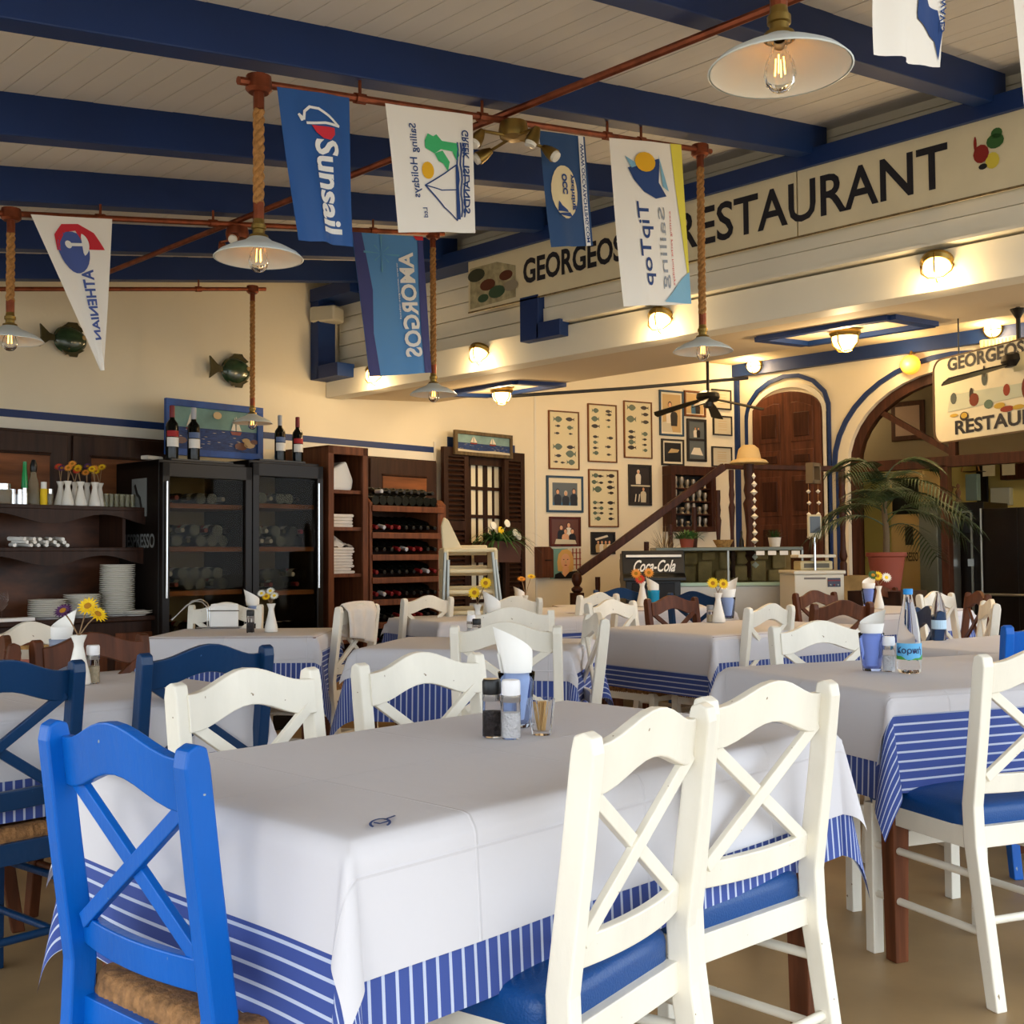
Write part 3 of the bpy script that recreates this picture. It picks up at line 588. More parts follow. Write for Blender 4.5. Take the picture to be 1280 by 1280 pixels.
def table(cx, cy, rz, a, b, lab, sov=(.27, .27, .27, .27), pov=(.14, .14, .14, .14), seed=1, res=.03, swap=False, legm=None, cl_='plain', pz_=0, corner=.28, pcorner=.32, pflare=.04, stripe=True, coff=(0, 0), poff=(0, 0)):
    t = thing('dining_table', 'wooden dining table under '+lab, 'table', (cx, cy, 0), rz, 'dining tables')
    MB().box((-a, -b, TH-.03), (a, b, TH-.001)).build('tabletop', MWOOD, t)
    MB().box((-a+.06, -b+.06, TH-.11), (a-.06, b-.06, TH-.03)).build('apron', MWOOD, t)
    for sx in (-1, 1):
        for sy in (-1, 1):
            mb = MB(); x = sx*(a-.05); y = sy*(b-.05); o, i = .033, .022
            vs = [(x+p*i, y+q*i, 0) for p, q in ((-1, -1), (1, -1), (1, 1), (-1, 1))]+[(x+p*o, y+q*o, TH-.03) for p, q in ((-1, -1), (1, -1), (1, 1), (-1, 1))]
            mb.add(vs, [(3, 2, 1, 0), (4, 5, 6, 7), (0, 1, 5, 4), (1, 2, 6, 5), (2, 3, 7, 6), (3, 0, 4, 7)]).build('leg', MWOOD, t, bevel=.003)
    if stripe:
        mb = drape(a, b, sov, TH, .0015, seed, res, corner=corner)
        if swap: mb.uv = [(q, p) for p, q in mb.uv]
        o = mb.build('tablecloth', STRIPE, None, smooth=True, angle=180, loc=(cx, cy, 0), rz=rz); tag(o, 'blue and white striped cloth on '+lab, 'tablecloth', 'striped tablecloths')
    mb = drape(a, b, pov, TH, .007, seed+50, res*.8, corner=corner+.06)
    o = mb.build('table_cover', PAPER, None, smooth=True, angle=180, loc=(cx, cy, 0), rz=rz); tag(o, 'white paper cover on '+lab, 'table cover', 'white paper covers')
    return o
TL = {}
T1C = table(1.635, 1.685, R(1.0), .68, .395, 'the large front table', (.31, .27, .27, .265), (.15, .14, .185, .165), 3, .011, corner=.19)
def ctr(corner, rz, lx, ly):     # centre from its near corner
    return corner[0]+cos(rz)*lx/2-sin(rz)*ly/2, corner[1]+sin(rz)*lx/2+cos(rz)*ly/2
c = ctr((3.0, 1.50), R(-24), 1.3, .86); table(c[0], c[1], R(-24), .65, .43, 'the table with the water bottle', (.29, .27, .265, .265), (.19, .1, .055, .1), 4, .02, swap=True, corner=.30)
table(1.30, 3.42, R(0), .60, .42, 'the table behind the two dark blue chairs', (.25, .25, .27, .25), (.14, .16, .17, .1), 5, .03)
c = at(307, 791, d=6.03); table(c.x, c.y, CF, .43, .33, 'the table with the chrome napkin rack', (.27, .3, .32, .27), (.08, .08, .13, .1), 6, .03)
c = (3.55, 3.74); table(c[0], c[1], R(-58), .47, .36, 'the table behind the tall white napkin', (.27, .27, .3, .27), (.1, .1, .12, .1), 7, .03)
c = ctr((4.60, 3.20), R(-10), 1.2, .84); table(c[0], c[1], R(-10), .60, .42, 'the centre table with yellow flowers', (.30, .25, .3, .25), (.19, .1, .13, .1), 8, .03)
table(5.22, 5.35, R(-14), .60, .36, 'the table near the wine rack', (.25, .25, .27, .25), (.1, .1, .10, .1), 9, .04, swap=True)
table(6.2, 5.62, R(-20), .55, .36, 'the table below the portrait painting', (.25, .25, .25, .25), (.12, .1, .15, .1), 10, .04)
c = at(800, 757, d=8.85); table(c.x, c.y, R(-35), .62, .37, 'the table with the red flower and the turquoise cup', (.25, .25, .25, .25), (.12, .1, .13, .1), 11, .04)
c = at(1092, 762, d=8.0); table(c.x, c.y, R(-12), .55, .40, 'the table in front of the palm', (.3, .25, .3, .25), (.14, .1, .14, .1), 12, .04)
table(5.10, 1.85, R(-12), .60, .40, 'the table behind the bright blue chair at the right', (.2, .25, .25, .25), (.07, .1, .08, .1), 13, .03)
table(1.0, 4.66, R(12), .5, .36, 'the far left table with the red checked napkin', (.2, .2, .25, .25), (.1, .1, .1, .1), 14, .04)

# ================================================================== CHAIRS
def chair_proto(paintm, seat, framem=None):
    t = bpy.data.objects.new('dining_chair', None); C.objects.link(t); t.empty_display_size = .05
    for s_ in (-1, 1):
        x0 = s_*.195-.017; x1 = s_*.195+.017
        prof = [(-.262, 0), (-.196, .40), (-.192, .50), (-.220, .70), (-.240, .86), (-.246, .886), (-.262, .892), (-.278, .884), (-.282, .86), (-.263, .70), (-.236, .50), (-.240, .40), (-.300, 0)]
        MB().prism(prof, lambda a, b_, q: Vector((q, a, b_)), x0, x1).build('rear_leg', paintm, t, bevel=.004)
        MB().box((s_*.195-.018, .165, 0), (s_*.195+.018, .201, .43)).build('front_leg', paintm, t, bevel=.003)
    n = 14
    def rail(z0, z1, arch, bow, th, ybase, tilt=0, flat_end=.12):
        mb = MB(); vs = []
        for i in range(n+1):
            u = -1+2*i/n; x = u*.185; y = ybase-bow*(1-u*u); ar = arch*(.5+.5*cos(PI*max(-1, min(1, u*1.12))))
            y1 = y+tilt*(z1+ar-z0); vs += [(x, y, z0+ar*.95), (x, y-th, z0+ar*.95), (x, y1-th, z1+ar), (x, y1, z1+ar)]
        fs = [(i*4+k, i*4+(k+1) % 4, i*4+4+(k+1) % 4, i*4+4+k) for i in range(n) for k in range(4)]+[(3, 2, 1, 0), (n*4, n*4+1, n*4+2, n*4+3)]
        return mb.add(vs, fs)
    rail(.787, .866, .040, .020, .022, -.226, -.11).build('top_rail', paintm, t, bevel=.003)
    rail(.525, .575, .0, .022, .02, -.194, -.10).build('lower_rail', paintm, t, bevel=.003)
    MB().bar((-.172, -.240, .805), (.160, -.218, .568), .026, .014, upv=(0, 1, 0)).build('cross_slat', paintm, t, bevel=.002)
    MB().bar((.172, -.247, .805), (-.160, -.225, .568), .026, .014, upv=(0, 1, 0)).build('cross_slat', paintm, t, bevel=.002)
    MB().box((-.18, .172, .385), (.18, .195, .44)).box((-.18, -.215, .385), (.18, -.192, .44)).box((-.206, -.19, .385), (-.184, .17, .44)).box((.184, -.19, .385), (.206, .17, .44)).build('seat_frame', paintm, t, bevel=.002)
    def outline(k, m_, yb=-.196, yf=.212, hx=.206, rc=.045):
        hy = (yf-yb)/2; cy = (yf+yb)/2; P = []; n4 = m_//4
        cs = [(hx-rc, hy-rc, 0), (-hx+rc, hy-rc, 90), (-hx+rc, -hy+rc, 180), (hx-rc, -hy+rc, 270)]
        per = []
        for q in range(4):
            cx_, cy_, a0 = cs[q]; nx = cs[(q+1) % 4]
            for i_ in range(6): a_ = R(a0+90*i_/5); per.append((cx_+rc*cos(a_), cy_+rc*sin(a_)))
            e0 = per[-1]; a_ = R(nx[2]); e1_ = (nx[0]+rc*cos(a_), nx[1]+rc*sin(a_))
            for i_ in range(1, n4-5): t_ = i_/(n4-5); per.append((e0[0]*(1-t_)+e1_[0]*t_, e0[1]*(1-t_)+e1_[1]*t_))
        return [(x*k, cy+y*k) for x, y in per]
    def rings(prof, m_, ridge=0):
        vs = []; fs = []
        for k, z in prof:
            for x, y in outline(k, m_):
                c_ = x if abs(y-.008) > abs(x) else y
                g = ridge*abs(sin(c_*PI/.0145))**.7
                f_ = 1+g*(1.2 if k > .9 else 0)/.2; vs.append((x*f_, .008+(y-.008)*f_, z+(g if z > .44 else -g)))
        n_ = len(outline(1, m_))
        for i_ in range(len(prof)-1): fs += [(i_*n_+q, i_*n_+(q+1) % n_, (i_+1)*n_+(q+1) % n_, (i_+1)*n_+q) for q in range(n_)]
        return MB().add(vs, fs)
    if seat == 'vinyl':
        rings([(.9, .428), (.985, .430), (1.0, .44), (1.0, .468), (.985, .482), (.93, .491), (.8, .497), (.5, .502), (.01, .503)], 48).build('seat', VINYL, t, smooth=True, angle=180)
    else:
        rings([(.2, .416), (.8, .416), (.95, .418), (1.0, .430), (1.005, .445), (.99, .462), (.95, .470), (.85, .470), (.7, .464), (.5, .458), (.3, .455), (.01, .453)], 220, .0042).build('seat', RUSH, t, smooth=True, angle=180)
    for s_ in (-1, 1):
        for z in (.31, .17): MB().tube([(s_*.195, -.215-.04*(.4-z)/.4, z+.01), (s_*.195, .183, z)], .0105, 10).build('stretcher', paintm, t, smooth=True)
    MB().tube([(-.19, -.245, .21), (.19, -.245, .21)], .0105, 10).build('stretcher', paintm, t, smooth=True)
    MB().box((-.18, .175, .29), (.18, .192, .335)).build('stretcher', paintm, t, bevel=.002)
    return t
protos = {'wv': chair_proto(WHITE, 'vinyl'), 'wr': chair_proto(WHITE, 'rush'), 'b': chair_proto(BLUE, 'rush'), 'd': chair_proto(DBLUE, 'rush'), 'n': chair_proto(BROWN, 'rush')}
used = set()
def chair(kind, x, y, face, lab, zs=0):
    """x,y = point between the tops of the back posts, face = compass direction the sitter looks"""
    p = protos[kind]
    if kind in used: t = copy_tree(p)
    else: t = p; used.add(kind)
    rz = R(face-90); t.rotation_euler = (0, 0, rz)
    t.location = (x-(-sin(rz))*(-.262), y-cos(rz)*(-.262), 0)
    tag(t, lab, 'chair', {'w': 'white dining chairs', 'b': 'bright blue dining chairs', 'd': 'dark blue dining chairs', 'n': 'brown dining chairs'}[kind[0]]); return t
CH = [('b', .80, 1.64, 4, 'bright blue chair with rush seat at the left end of the front table'),
 ('wv', 1.46, 1.14, 100, 'white chair with blue vinyl seat, nearest on the right of the front table'),
 ('wv', 1.925, 1.208, 86, 'white chair with blue vinyl seat beside the nearest white chair'),
 ('wv', 1.385, 2.215, -80, 'white chair across the front table, behind the bright blue chair'),
 ('wv', 1.915, 2.24, -90, 'white chair across the front table, behind the pepper grinder'),
 ('d', 1.10, 2.87, 94, 'dark blue chair with rush seat cut off at the left edge'),
 ('d', 1.705, 2.935, 90, 'dark blue chair behind the white chair of the front table'),
 ('wv', 3.09, 1.12, 66, 'white chair with blue seat cut off at the right edge'),
 ('wr', 3.77, 2.15, -116, 'white chair behind the blue glass at the water bottle table'),
 ('wr', 4.965, 3.11, 90, 'white chair seen from behind at the centre table, left of the brown chairs'),
 ('n', 6.9, 3.97, -100, 'brown chair further back, in front of the white freezer'),
 ('n', 5.53, 3.02, 72, 'brown chair just behind the white chair of the water bottle table'),
 ('wr', 7.1, 3.22, -95, 'white chair between the water bottle and the dark kitchen units'),
 ('d', 5.12, 2.36, 130, 'dark blue chair seen edge-on right of the water bottle'),
 ('n', 7.30, 3.03, 130, 'brown chair leaning in front of the dark kitchen units'),
 ('wr', 6.03, 2.44, 121, 'small white chair turned sideways in front of the brown chair at the right'),
 ('b', 4.28, 1.49, 52, 'bright blue chair at the right edge behind the white chair'),
 ('wr', 3.015, 3.035, 37, 'white chair directly behind the tall white napkin of the front table'),
 ('wr', 3.91, 3.90, -132, 'white chair with pale back behind the turquoise glass'),
 ('wr', 5.0, 4.96, 80, 'white chair below the hanging flower box, behind the turquoise glass'),
 ('wr', 4.79, 5.53, 90, 'white chair in front of the wine rack'),
 ('wr', 5.83, 4.98, 92, 'white chair left of the vase with the red flower'),
 ('wr', 4.93, 4.12, -90, 'white chair on the far side of the centre table, left half'),
 ('wr', 3.73, 3.20, 141, 'white chair turned sideways between the two middle tables'),
 ('d', 6.36, 4.58, 2, 'dark blue chair behind the brown chair near the steel counter'),
 ('n', 5.60, 4.20, -100, 'brown chair on the far side of the centre table beside the yellow flowers'),
 ('wr', 3.80, 4.97, 112, 'white chair with a cloth over its back beside the napkin shelves'),
 ('wr', 3.40, 5.66, -138, 'white chair behind the chrome napkin rack'),
 ('n', 1.72, 3.72, -84, 'brown chair behind the left vase of yellow flowers'),
 ('wr', 1.86, 4.57, -66, 'white chair at the far left in front of the dresser'),
 ('n', 1.46, 3.80, 168, 'brown chair at the left edge beside the red checked napkin'),
 ('d', 6.75, 5.55, 60, 'dark blue chair half hidden behind the white chair near the newel post'),
 ('n', 8.1, 4.1, -95, 'brown chair furthest back in front of the palm pot'),
 ('wr', 6.3, 2.1, -140, 'white chair just entering at the right edge of the picture')]
for c in CH: chair(*c)

# ================================================================== ROOM BEHIND THE LARGE ARCH
kb = bpy.data.objects.new('wall_kitchen', None); C.objects.link(kb); struct(kb)
MB().box((13.2, 0, 0), (13.3, 9, 3.6)).build('wall_far', YWALL, kb)
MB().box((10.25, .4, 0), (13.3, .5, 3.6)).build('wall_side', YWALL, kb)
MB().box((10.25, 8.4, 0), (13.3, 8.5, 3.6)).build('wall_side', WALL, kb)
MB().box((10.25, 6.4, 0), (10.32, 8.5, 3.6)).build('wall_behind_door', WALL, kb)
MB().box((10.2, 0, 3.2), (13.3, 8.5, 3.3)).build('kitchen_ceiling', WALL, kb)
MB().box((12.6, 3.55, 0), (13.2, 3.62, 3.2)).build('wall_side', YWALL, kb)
glow((11.2, 2.2, 2.9), 45, .1, (1, .86, .55)); glow((10.6, 5.9, 2.6), 8, .1, (1, .8, .5))  # unseen fill lights added to brighten the back room, no fixtures
MB().box((10.9, .5, 2.04), (11.0, 8.4, 3.2)).build('added_dark_wall', mat('dim_brown_wall', (120, 104, 78), .8), kb)  # brown wall added to darken the view through the transom panes
# window frame in the arch
wn = bpy.data.objects.new('window_1', None); C.objects.link(wn); struct(wn)
mb = MB(); strip(mb, [(AC+ARX-.045, 0), (AC+ARX-.045, ASP)]+arch_pts(AC, ARX-.045, ARZ-.045, ASP)[1:-1]+[(AC-ARX+.045, ASP), (AC-ARX+.045, 0)], .09, 10.06, 10.14); mb.build('arch_frame', STAIRW, wn)
MB().box((10.05, AC-ARX, 1.93), (10.15, AC+ARX, 2.03)).build('transom', STAIRW, wn, bevel=.004)
for y in (AC+.05,): MB().box((10.06, y-.03, 2.03), (10.14, y+.03, 2.78)).build('mullion', STAIRW, wn)
mb = MB(); strip(mb, [(AC+.06, 2.06), (AC+.78, 2.52)], .05, 10.07, 10.13); mb.build('brace', STAIRW, wn)
for y in (AC+.13, ): MB().box((10.05, y-.035, 0), (10.15, y+.035, 1.95)).build('post', STAIRW, wn, bevel=.004)
mb = MB(); mb.flat([(AC+ARX*.96*cos(PI*k/20), ASP+.03+ARZ*.93*sin(PI*k/20)) for k in range(21)], lambda a, b_: (10.10, a, b_)); mb.build('pane', THIN, wn)
MB().box((10.098, AC+.17, .02), (10.102, AC+.95, 1.92)).build('pane', THIN, wn)
# things in the room behind
def kbox(name, lab, cat, px0, py0, px1, py1, X, dep, m, parts=None):
    a = at(px0, py1, X=X); b_ = at(px1, py0, X=X); t = thing(name, lab, cat, (X, (a.y+b_.y)/2, a.z))
    hw = abs(a.y-b_.y)/2; MB().box((0, -hw, 0), (dep, hw, b_.z-a.z)).build('body', m, t, bevel=.006); return t, hw, b_.z-a.z
t, hw, hh = kbox('cold_cabinet', 'tall dark cabinet with vent grille seen through the arch', 'cabinet', 1176, 627, 1229, 900, 10.9, .6, DARKFR)
MB().box((-.02, -hw+.12, hh-.30), (0, hw-.03, hh-.12)).build('vent', BLACK, t, bevel=.004); mb = MB().box((-.025, -hw+.10, .2), (-.005, -hw+.12, hh-.08)).box((-.025, -hw+.1, hh-.1), (-.005, hw-.02, hh-.085)); mb.build('trim', STEEL, t); MB().box((-.03, -hw+.09, hh-.62), (-.005, -hw+.15, hh-.55)).build('latch', CHROME, t)
t, hw, hh = kbox('cold_cabinet', 'wide dark cabinet with long rail at the right edge', 'cabinet', 1231, 632, 1330, 900, 10.85, .6, DARKFR)
MB().tube([(-.03, hw-.02, 0), (-.03, hw-.02, hh)], .012, 8).build('edge_bar', STEEL, t); MB().tube([(-.04, hw, hh-.82), (-.04, -hw, hh-.82)], .014, 8).build('rail', STEEL, t)
for k in range(3): MB().box((-.006, hw-.35-k*.3, 0), (0, hw-.345-k*.3, hh)).build('seam', BLACK, t)
t, hw, hh = kbox('steel_fridge', 'narrow stainless steel fridge standing inside the arch', 'fridge', 1154, 626, 1171, 900, 10.35, .5, STEEL)
t, hw, hh = kbox('coffee_cabinet', 'cream coffee cabinet with brown emblem behind the palm', 'cabinet', 1116, 588, 1153, 760, 10.6, .5, mat('coffee_cream', (216, 176, 116), .5))
MB().box((-.01, -hw+.04, hh-.42), (.0, hw-.02, hh-.06)).build('vent', BLACK, t, bevel=.003)
mb = MB().box((-.008, -.06, .62), (0, .02, .80)); mb.build('emblem', mat('coffee_dark', (60, 46, 36), .5), t)
letter(MB(), 'NESPRESSO', lambda a, b_: (-.004, hw-.06-(2*hw-.12)*a, .46+.09*b_)).build('lettering', mat('coffee_dark', (1, 1, 1)), t)
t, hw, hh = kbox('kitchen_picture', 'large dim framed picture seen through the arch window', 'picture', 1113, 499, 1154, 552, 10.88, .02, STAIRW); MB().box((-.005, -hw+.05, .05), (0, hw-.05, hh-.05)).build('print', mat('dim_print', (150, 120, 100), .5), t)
t, hw, hh = kbox('wall_cupboard', 'dark wall cupboard with small framed pictures at the right edge of the kitchen', 'cupboard', 1250, 561, 1330, 600, 13.0, .18, STAIRW)
for y in (-.1, .12): MB().box((-.01, y-.07+.35, .05), (0, y+.07+.35, .28)).build('small_picture', mat('mount_paper', (226, 216, 190), .8), t)
t, hw, hh = kbox('fuse_box', 'pale grey metal box with a black switch on the yellow kitchen wall', 'box', 1238, 609, 1262, 632, 13.1, .1, mat('box_grey', (190, 192, 184), .5))
t, hw, hh = kbox('kitchen_mirror', 'tall narrow framed mirror on the yellow kitchen wall', 'mirror', 1163, 580, 1186, 640, 13.1, .08, STAIRW); MB().box((-.01, -hw+.05, .05), (0, hw-.05, hh-.05)).build('glass', mat('dim_mirror', (110, 116, 104), .2), t)
t, hw, hh = kbox('blue_vase', 'pale blue glass object on the hanging shelf in the kitchen', 'vase', 1207, 592, 1221, 626, 12.8, .1, mat('pale_blue_glass', (130, 156, 160), .2))
t, hw, hh = kbox('kitchen_doorway', 'dark narrow doorway between the yellow kitchen walls', 'doorway', 1221, 560, 1233, 640, 13.15, .04, DARKFR)
t, hw, hh = kbox('hanging_shelf', 'small dark hanging shelf in the kitchen', 'shelf', 1202, 588, 1224, 590, 12.8, .2, STAIRW); MB().tube([(0, hw, 0), (0, 0, .45), (0, -hw, 0)], .008, 5).build('cord', ROPE, t)
for k, px in enumerate((1183, 1198)):
    p = at(px, 628, X=10.95); t = thing('figurine', ('small horse figurine on the cold cabinet', 'small upright figurine on the cold cabinet')[k], 'figurine', (p.x, p.y, at(1200, 627, X=10.9).z))
    if k == 0: MB().tube([(0, .05, .09), (0, -.04, .09), (0, -.07, .15), (0, -.10, .14)], [.02, .022, .012, .008], 8).tube([(0, .04, .09), (0, .045, 0)], .006, 5).tube([(0, -.04, .09), (0, -.04, 0)], .006, 5).tube([(0, .05, .1), (0, .08, .03)], .005, 5).build('body', mat('bronze_figure', (110, 76, 50), .5), t, smooth=True)
    else: MB().lathe([(0, 0), (.03, 0), (.02, .05), (.03, .1), (.012, .13), (.02, .16), (0, .185)], 12).build('body', mat('bronze_figure', (110, 76, 50), .5), t, smooth=True)
def framed(name, lab, P, rz, wd, hg, fr, mb_, inner=None, border=.02, mat_w=0, dep=.02, tilt=0, group=None):
    """P = bottom centre on the wall, local x along wall, -y out of it"""
    t = thing(name, lab, 'picture', P, rz, group)
    if tilt: t.rotation_euler = (R(tilt), 0, rz)
    f = MB(); b_ = border
    for a, c in (((-wd/2, 0), (wd/2, b_)), ((-wd/2, hg-b_), (wd/2, hg)), ((-wd/2, b_), (-wd/2+b_, hg-b_)), ((wd/2-b_, b_), (wd/2, hg-b_))): f.box((a[0], -dep, a[1]), (c[0], 0, c[1]))
    f.build('frame', fr, t, bevel=.002)
    MB().box((-wd/2+b_, -dep*.5, b_), (wd/2-b_, 0, hg-b_)).build('mount' if mat_w else 'print', MC['mount_paper'] if mat_w else mb_, t)
    if mat_w: MB().box((-wd/2+b_+mat_w, -dep*.55, b_+mat_w), (wd/2-b_-mat_w, 0, hg-b_-mat_w)).build('print', mb_, t)
    e = b_+mat_w; W = wd-2*e; H_ = hg-2*e
    def F(a, c, o=0): return (-W/2+W*a, -dep*.55-.0015-o*.0012, e+H_*c)
    return t, F
mat('mount_paper', (226, 216, 190), .8); mat('poster_paper', (218, 206, 170), .8)
FRK = mat('black_frame', (28, 22, 20), .4); FRO = wood('oak_frame', (120, 72, 36), .4); FRB = mat('blue_frame', (30, 64, 92), .5); FRR = wood('red_frame', (84, 32, 24), .4)
PIC = {n: mat('photo_'+n, c, .35) for n, c in dict(dark=(40, 30, 26), grey=(92, 98, 100), brown=(96, 52, 34), skin=(214, 160, 120), white=(224, 214, 196), blue=(60, 100, 130), red=(130, 44, 30), tan=(190, 160, 110), black=(20, 18, 20), pale=(200, 190, 165), green=(84, 100, 84), hair=(206, 160, 90), teal=(110, 150, 140)).items()}
def fig(t, F, x, y, s_, body, head='skin', hair=None, k=0):
    W_ = abs(F(1, 0)[0]-F(0, 0)[0]); H_ = abs(F(0, 1)[2]-F(0, 0)[2]); q = min(W_, H_)*s_; ax = q/W_; ay = q/H_
    def P_(pts): return [(x+a*ax, max(0, y+b*ay)) for a, b in pts]
    MB().flat(P_([(-.17, -.55), (.17, -.55), (.20, -.1), (.16, .02), (.06, .07), (-.06, .07), (-.16, .02), (-.20, -.1)]), lambda a, b_: F(a, b_, 1+k)).build('figure_print', PIC[body], t)
    MB().flat(P_(ell(0, .19, .10, .125)), lambda a, b_: F(a, b_, 1.5+k)).build('hair_print', PIC[hair or 'dark'], t)
    MB().flat(P_(ell(0, .17, .078, .10)), lambda a, b_: F(a, b_, 2+k)).build('face_print', PIC[head], t)
def wallpic(px0, py0, px1, py1, side, off=0):
    f = pw if side == 'p' else wb
    a = f(px0, (py0+py1)/2, off); b_ = f(px1, (py0+py1)/2, off); m = (px0+px1)/2; t0 = f(m, py0, off); t1 = f(m, py1, off)
    return ((a.x+b_.x)/2, (a.y+b_.y)/2, t1.z), (PA if side == 'p' else BA), (b_-a).length, t0.z-t1.z
POS = []
for (x0, y0, x1, y1, lab, fishes) in (
    (685, 514, 723, 587, 'tall cream fish chart, leftmost of the three top charts', [(.28, .87, .17), (.72, .88, .17), (.28, .75, .1), (.72, .73, .12), (.25, .62, .1), (.74, .62, .08), (.27, .38, .18), (.74, .38, .16), (.28, .22, .13), (.74, .26, .2), (.2, .11, .09), (.45, .1, .09), (.73, .11, .16)]),
    (734, 505.5, 770, 578, 'tall cream fish chart, middle one of the three top charts', [(.24, .9, .14), (.74, .9, .13), (.74, .84, .12), (.24, .75, .16), (.72, .74, .1), (.25, .62, .17), (.73, .62, .07), (.25, .43, .12), (.78, .42, .13), (.24, .33, .1), (.7, .26, .12), (.24, .23, .11), (.24, .14, .12), (.74, .12, .1)]),
    (779, 502, 814, 573, 'tall cream fish chart, rightmost of the three top charts', [(.25, .9, .18), (.76, .91, .17), (.77, .79, .15), (.25, .69, .2), (.77, .65, .16), (.26, .46, .14), (.75, .43, .13), (.26, .36, .16), (.74, .33, .1), (.26, .27, .15), (.74, .23, .1), (.26, .17, .18), (.76, .13, .1)]),
    (735, 587, 772, 659, 'lower cream fish chart between the group photos', [(.2, .91, .13), (.4, .9, .11), (.76, .91, .16), (.18, .79, .12), (.4, .78, .1), (.76, .8, .12), (.27, .66, .18), (.76, .7, .16), (.76, .6, .12), (.2, .42, .1), (.4, .42, .1), (.2, .32, .1), (.4, .32, .1), (.77, .42, .15), (.76, .31, .1), (.2, .23, .1), (.4, .23, .1), (.76, .22, .09), (.28, .13, .12), (.77, .13, .12)])):
    P, rz, wd, hg = wallpic(x0, y0, x1, y1, 'p'); t, F = framed('fish_chart', lab, P, rz, wd, hg, FRO, MC['poster_paper'], border=.012, group=None)
    for i, (x, y, s_) in enumerate(fishes):
        k = s_*.95; sy = k*wd/hg*(.9 if i % 3 else 1.3); MB().flat([(x+(a if i % 2 else -a)*k, y+b_*sy) for a, b_ in FISH], F).build('fish_print', PIC['dark' if i % 3 else 'green'], t)
# photographs
def ph(x0, y0, x1, y1, lab, fr, bgc, mw=0, bd=.02, side='p', off=0):
    P, rz, wd, hg = wallpic(x0, y0, x1, y1, side, off); return framed('framed_photo', lab, P, rz, wd, hg, fr, PIC[bgc], border=bd, mat_w=mw)
t, F = ph(682.5, 595, 728, 640.5, 'photo of three dark figures in a blue frame', FRB, 'grey', .045, .02)
fig(t, F, .2, .42, 1, 'black'); fig(t, F, .52, .36, .95, 'black', hair='pale', k=1); fig(t, F, .85, .45, 1, 'black', k=0); MB().flat([(0, .0), (1, 0), (1, .14), (0, .14)], F).build('ground_print', PIC['blue'], t)
t, F = ph(686, 646, 725, 683, 'reddish group photo in a dark red frame below the blue frame', FRR, 'brown', 0, .022)
fig(t, F, .35, .5, .9, 'black'); fig(t, F, .62, .6, .9, 'white', k=1); fig(t, F, .5, .35, .9, 'skin', k=2); fig(t, F, .75, .35, .9, 'black', k=2); MB().flat([(.1, .0), (.9, 0), (.85, .16), (.15, .2)], lambda a, b_: F(a, b_, 5)).build('table_print', PIC['pale'], t)
t, F = ph(738, 665, 768, 693, 'small dark framed photo of a group in white shirts', FRK, 'black', 0, .02)
for k, x in enumerate((.3, .48, .66, .84)): fig(t, F, x-.05, .4, .85, 'white' if k % 2 else 'tan', k=k*.5)
MB().flat([(.1, .75), (.7, .95), (.75, .85), (.15, .65)], F).build('awning_print', PIC['white'], t)
P, rz, wd, hg = wallpic(687.5, 685.5, 725, 723, 'p'); t = thing('portrait_painting', 'unframed portrait painting of a blonde woman in a dark jacket', 'picture', P, rz)
MB().box((-wd/2, -.018, 0), (wd/2, 0, hg)).build('canvas', PIC['teal'], t)
F = lambda a, b_, o=0: (-wd/2+wd*a, -.0195-o*.0012, hg*b_)
def pl(name, poly, m, o): MB().flat(poly, lambda a, b_: F(a, b_, o)).build(name, PIC[m], t)
pl('background_print', [(.55, 0), (1, 0), (1, 1), (.55, 1)], 'pale', 0)
for x in (.72, .84, .96): pl('lattice_print', [(x-.02, .3), (x+.02, .3), (x+.02, 1), (x-.02, 1)], 'red', .5)
for y in (.45, .65, .85): pl('lattice_print', [(.66, y-.015), (1, y-.015), (1, y+.015), (.66, y+.015)], 'red', .6)
pl('hair_print', [(.22, .25), (.2, .55), (.24, .8), (.36, .95), (.52, .98), (.66, .9), (.73, .7), (.74, .35), (.68, .2)], 'hair', 1); pl('jacket_print', [(.1, 0), (.12, .14), (.3, .22), (.45, .05), (.6, .22), (.85, .25), (.95, .1), (.97, 0)], 'black', 2)
pl('neck_print', [(.38, .35), (.58, .35), (.58, .15), (.46, .04), (.36, .15)], 'skin', 1.5); pl('face_print', ell(.47, .58, .155, .25, 20), 'skin', 2.5)
for x in (.41, .54): pl('eye_print', ell(x, .63, .025, .015, 8), 'dark', 3)
pl('mouth_print', ell(.475, .44, .05, .018, 8), 'red', 3); pl('nose_print', [(.46, .6), (.49, .6), (.5, .5), (.455, .5)], 'tan', 3)
t, F = ph(785, 581, 813.5, 632, 'tall dark framed double photo of people at a table', FRK, 'dark', 0, .022)
fig(t, F, .4, .78, .7, 'white', hair='white'); fig(t, F, .65, .3, .75, 'pale', k=1); MB().flat([(0, .46), (1, .46), (1, .5), (0, .5)], lambda a, b_: F(a, b_, 3)).build('divider', PIC['pale'], t)
for k in range(4): MB().flat([(.1+k*.09, .04), (.15+k*.09, .04), (.2+k*.09, .25), (.15+k*.09, .25)], lambda a, b_: F(a, b_, 4)).build('shirt_stripe', PIC['white' if k % 2 else 'black'], t)
t, F = ph(823.5, 488.5, 853.5, 545, 'tall photo in a dark blue frame, topmost left of the photo wall', FRB, 'tan', .02, .018)
fig(t, F, .4, .6, 1.1, 'white', hair='dark'); fig(t, F, .62, .5, 1.0, 'black', k=1); MB().flat([(0, .0), (.55, 0), (.4, .3), (0, .25)], F).build('table_print', PIC['pale'], t)
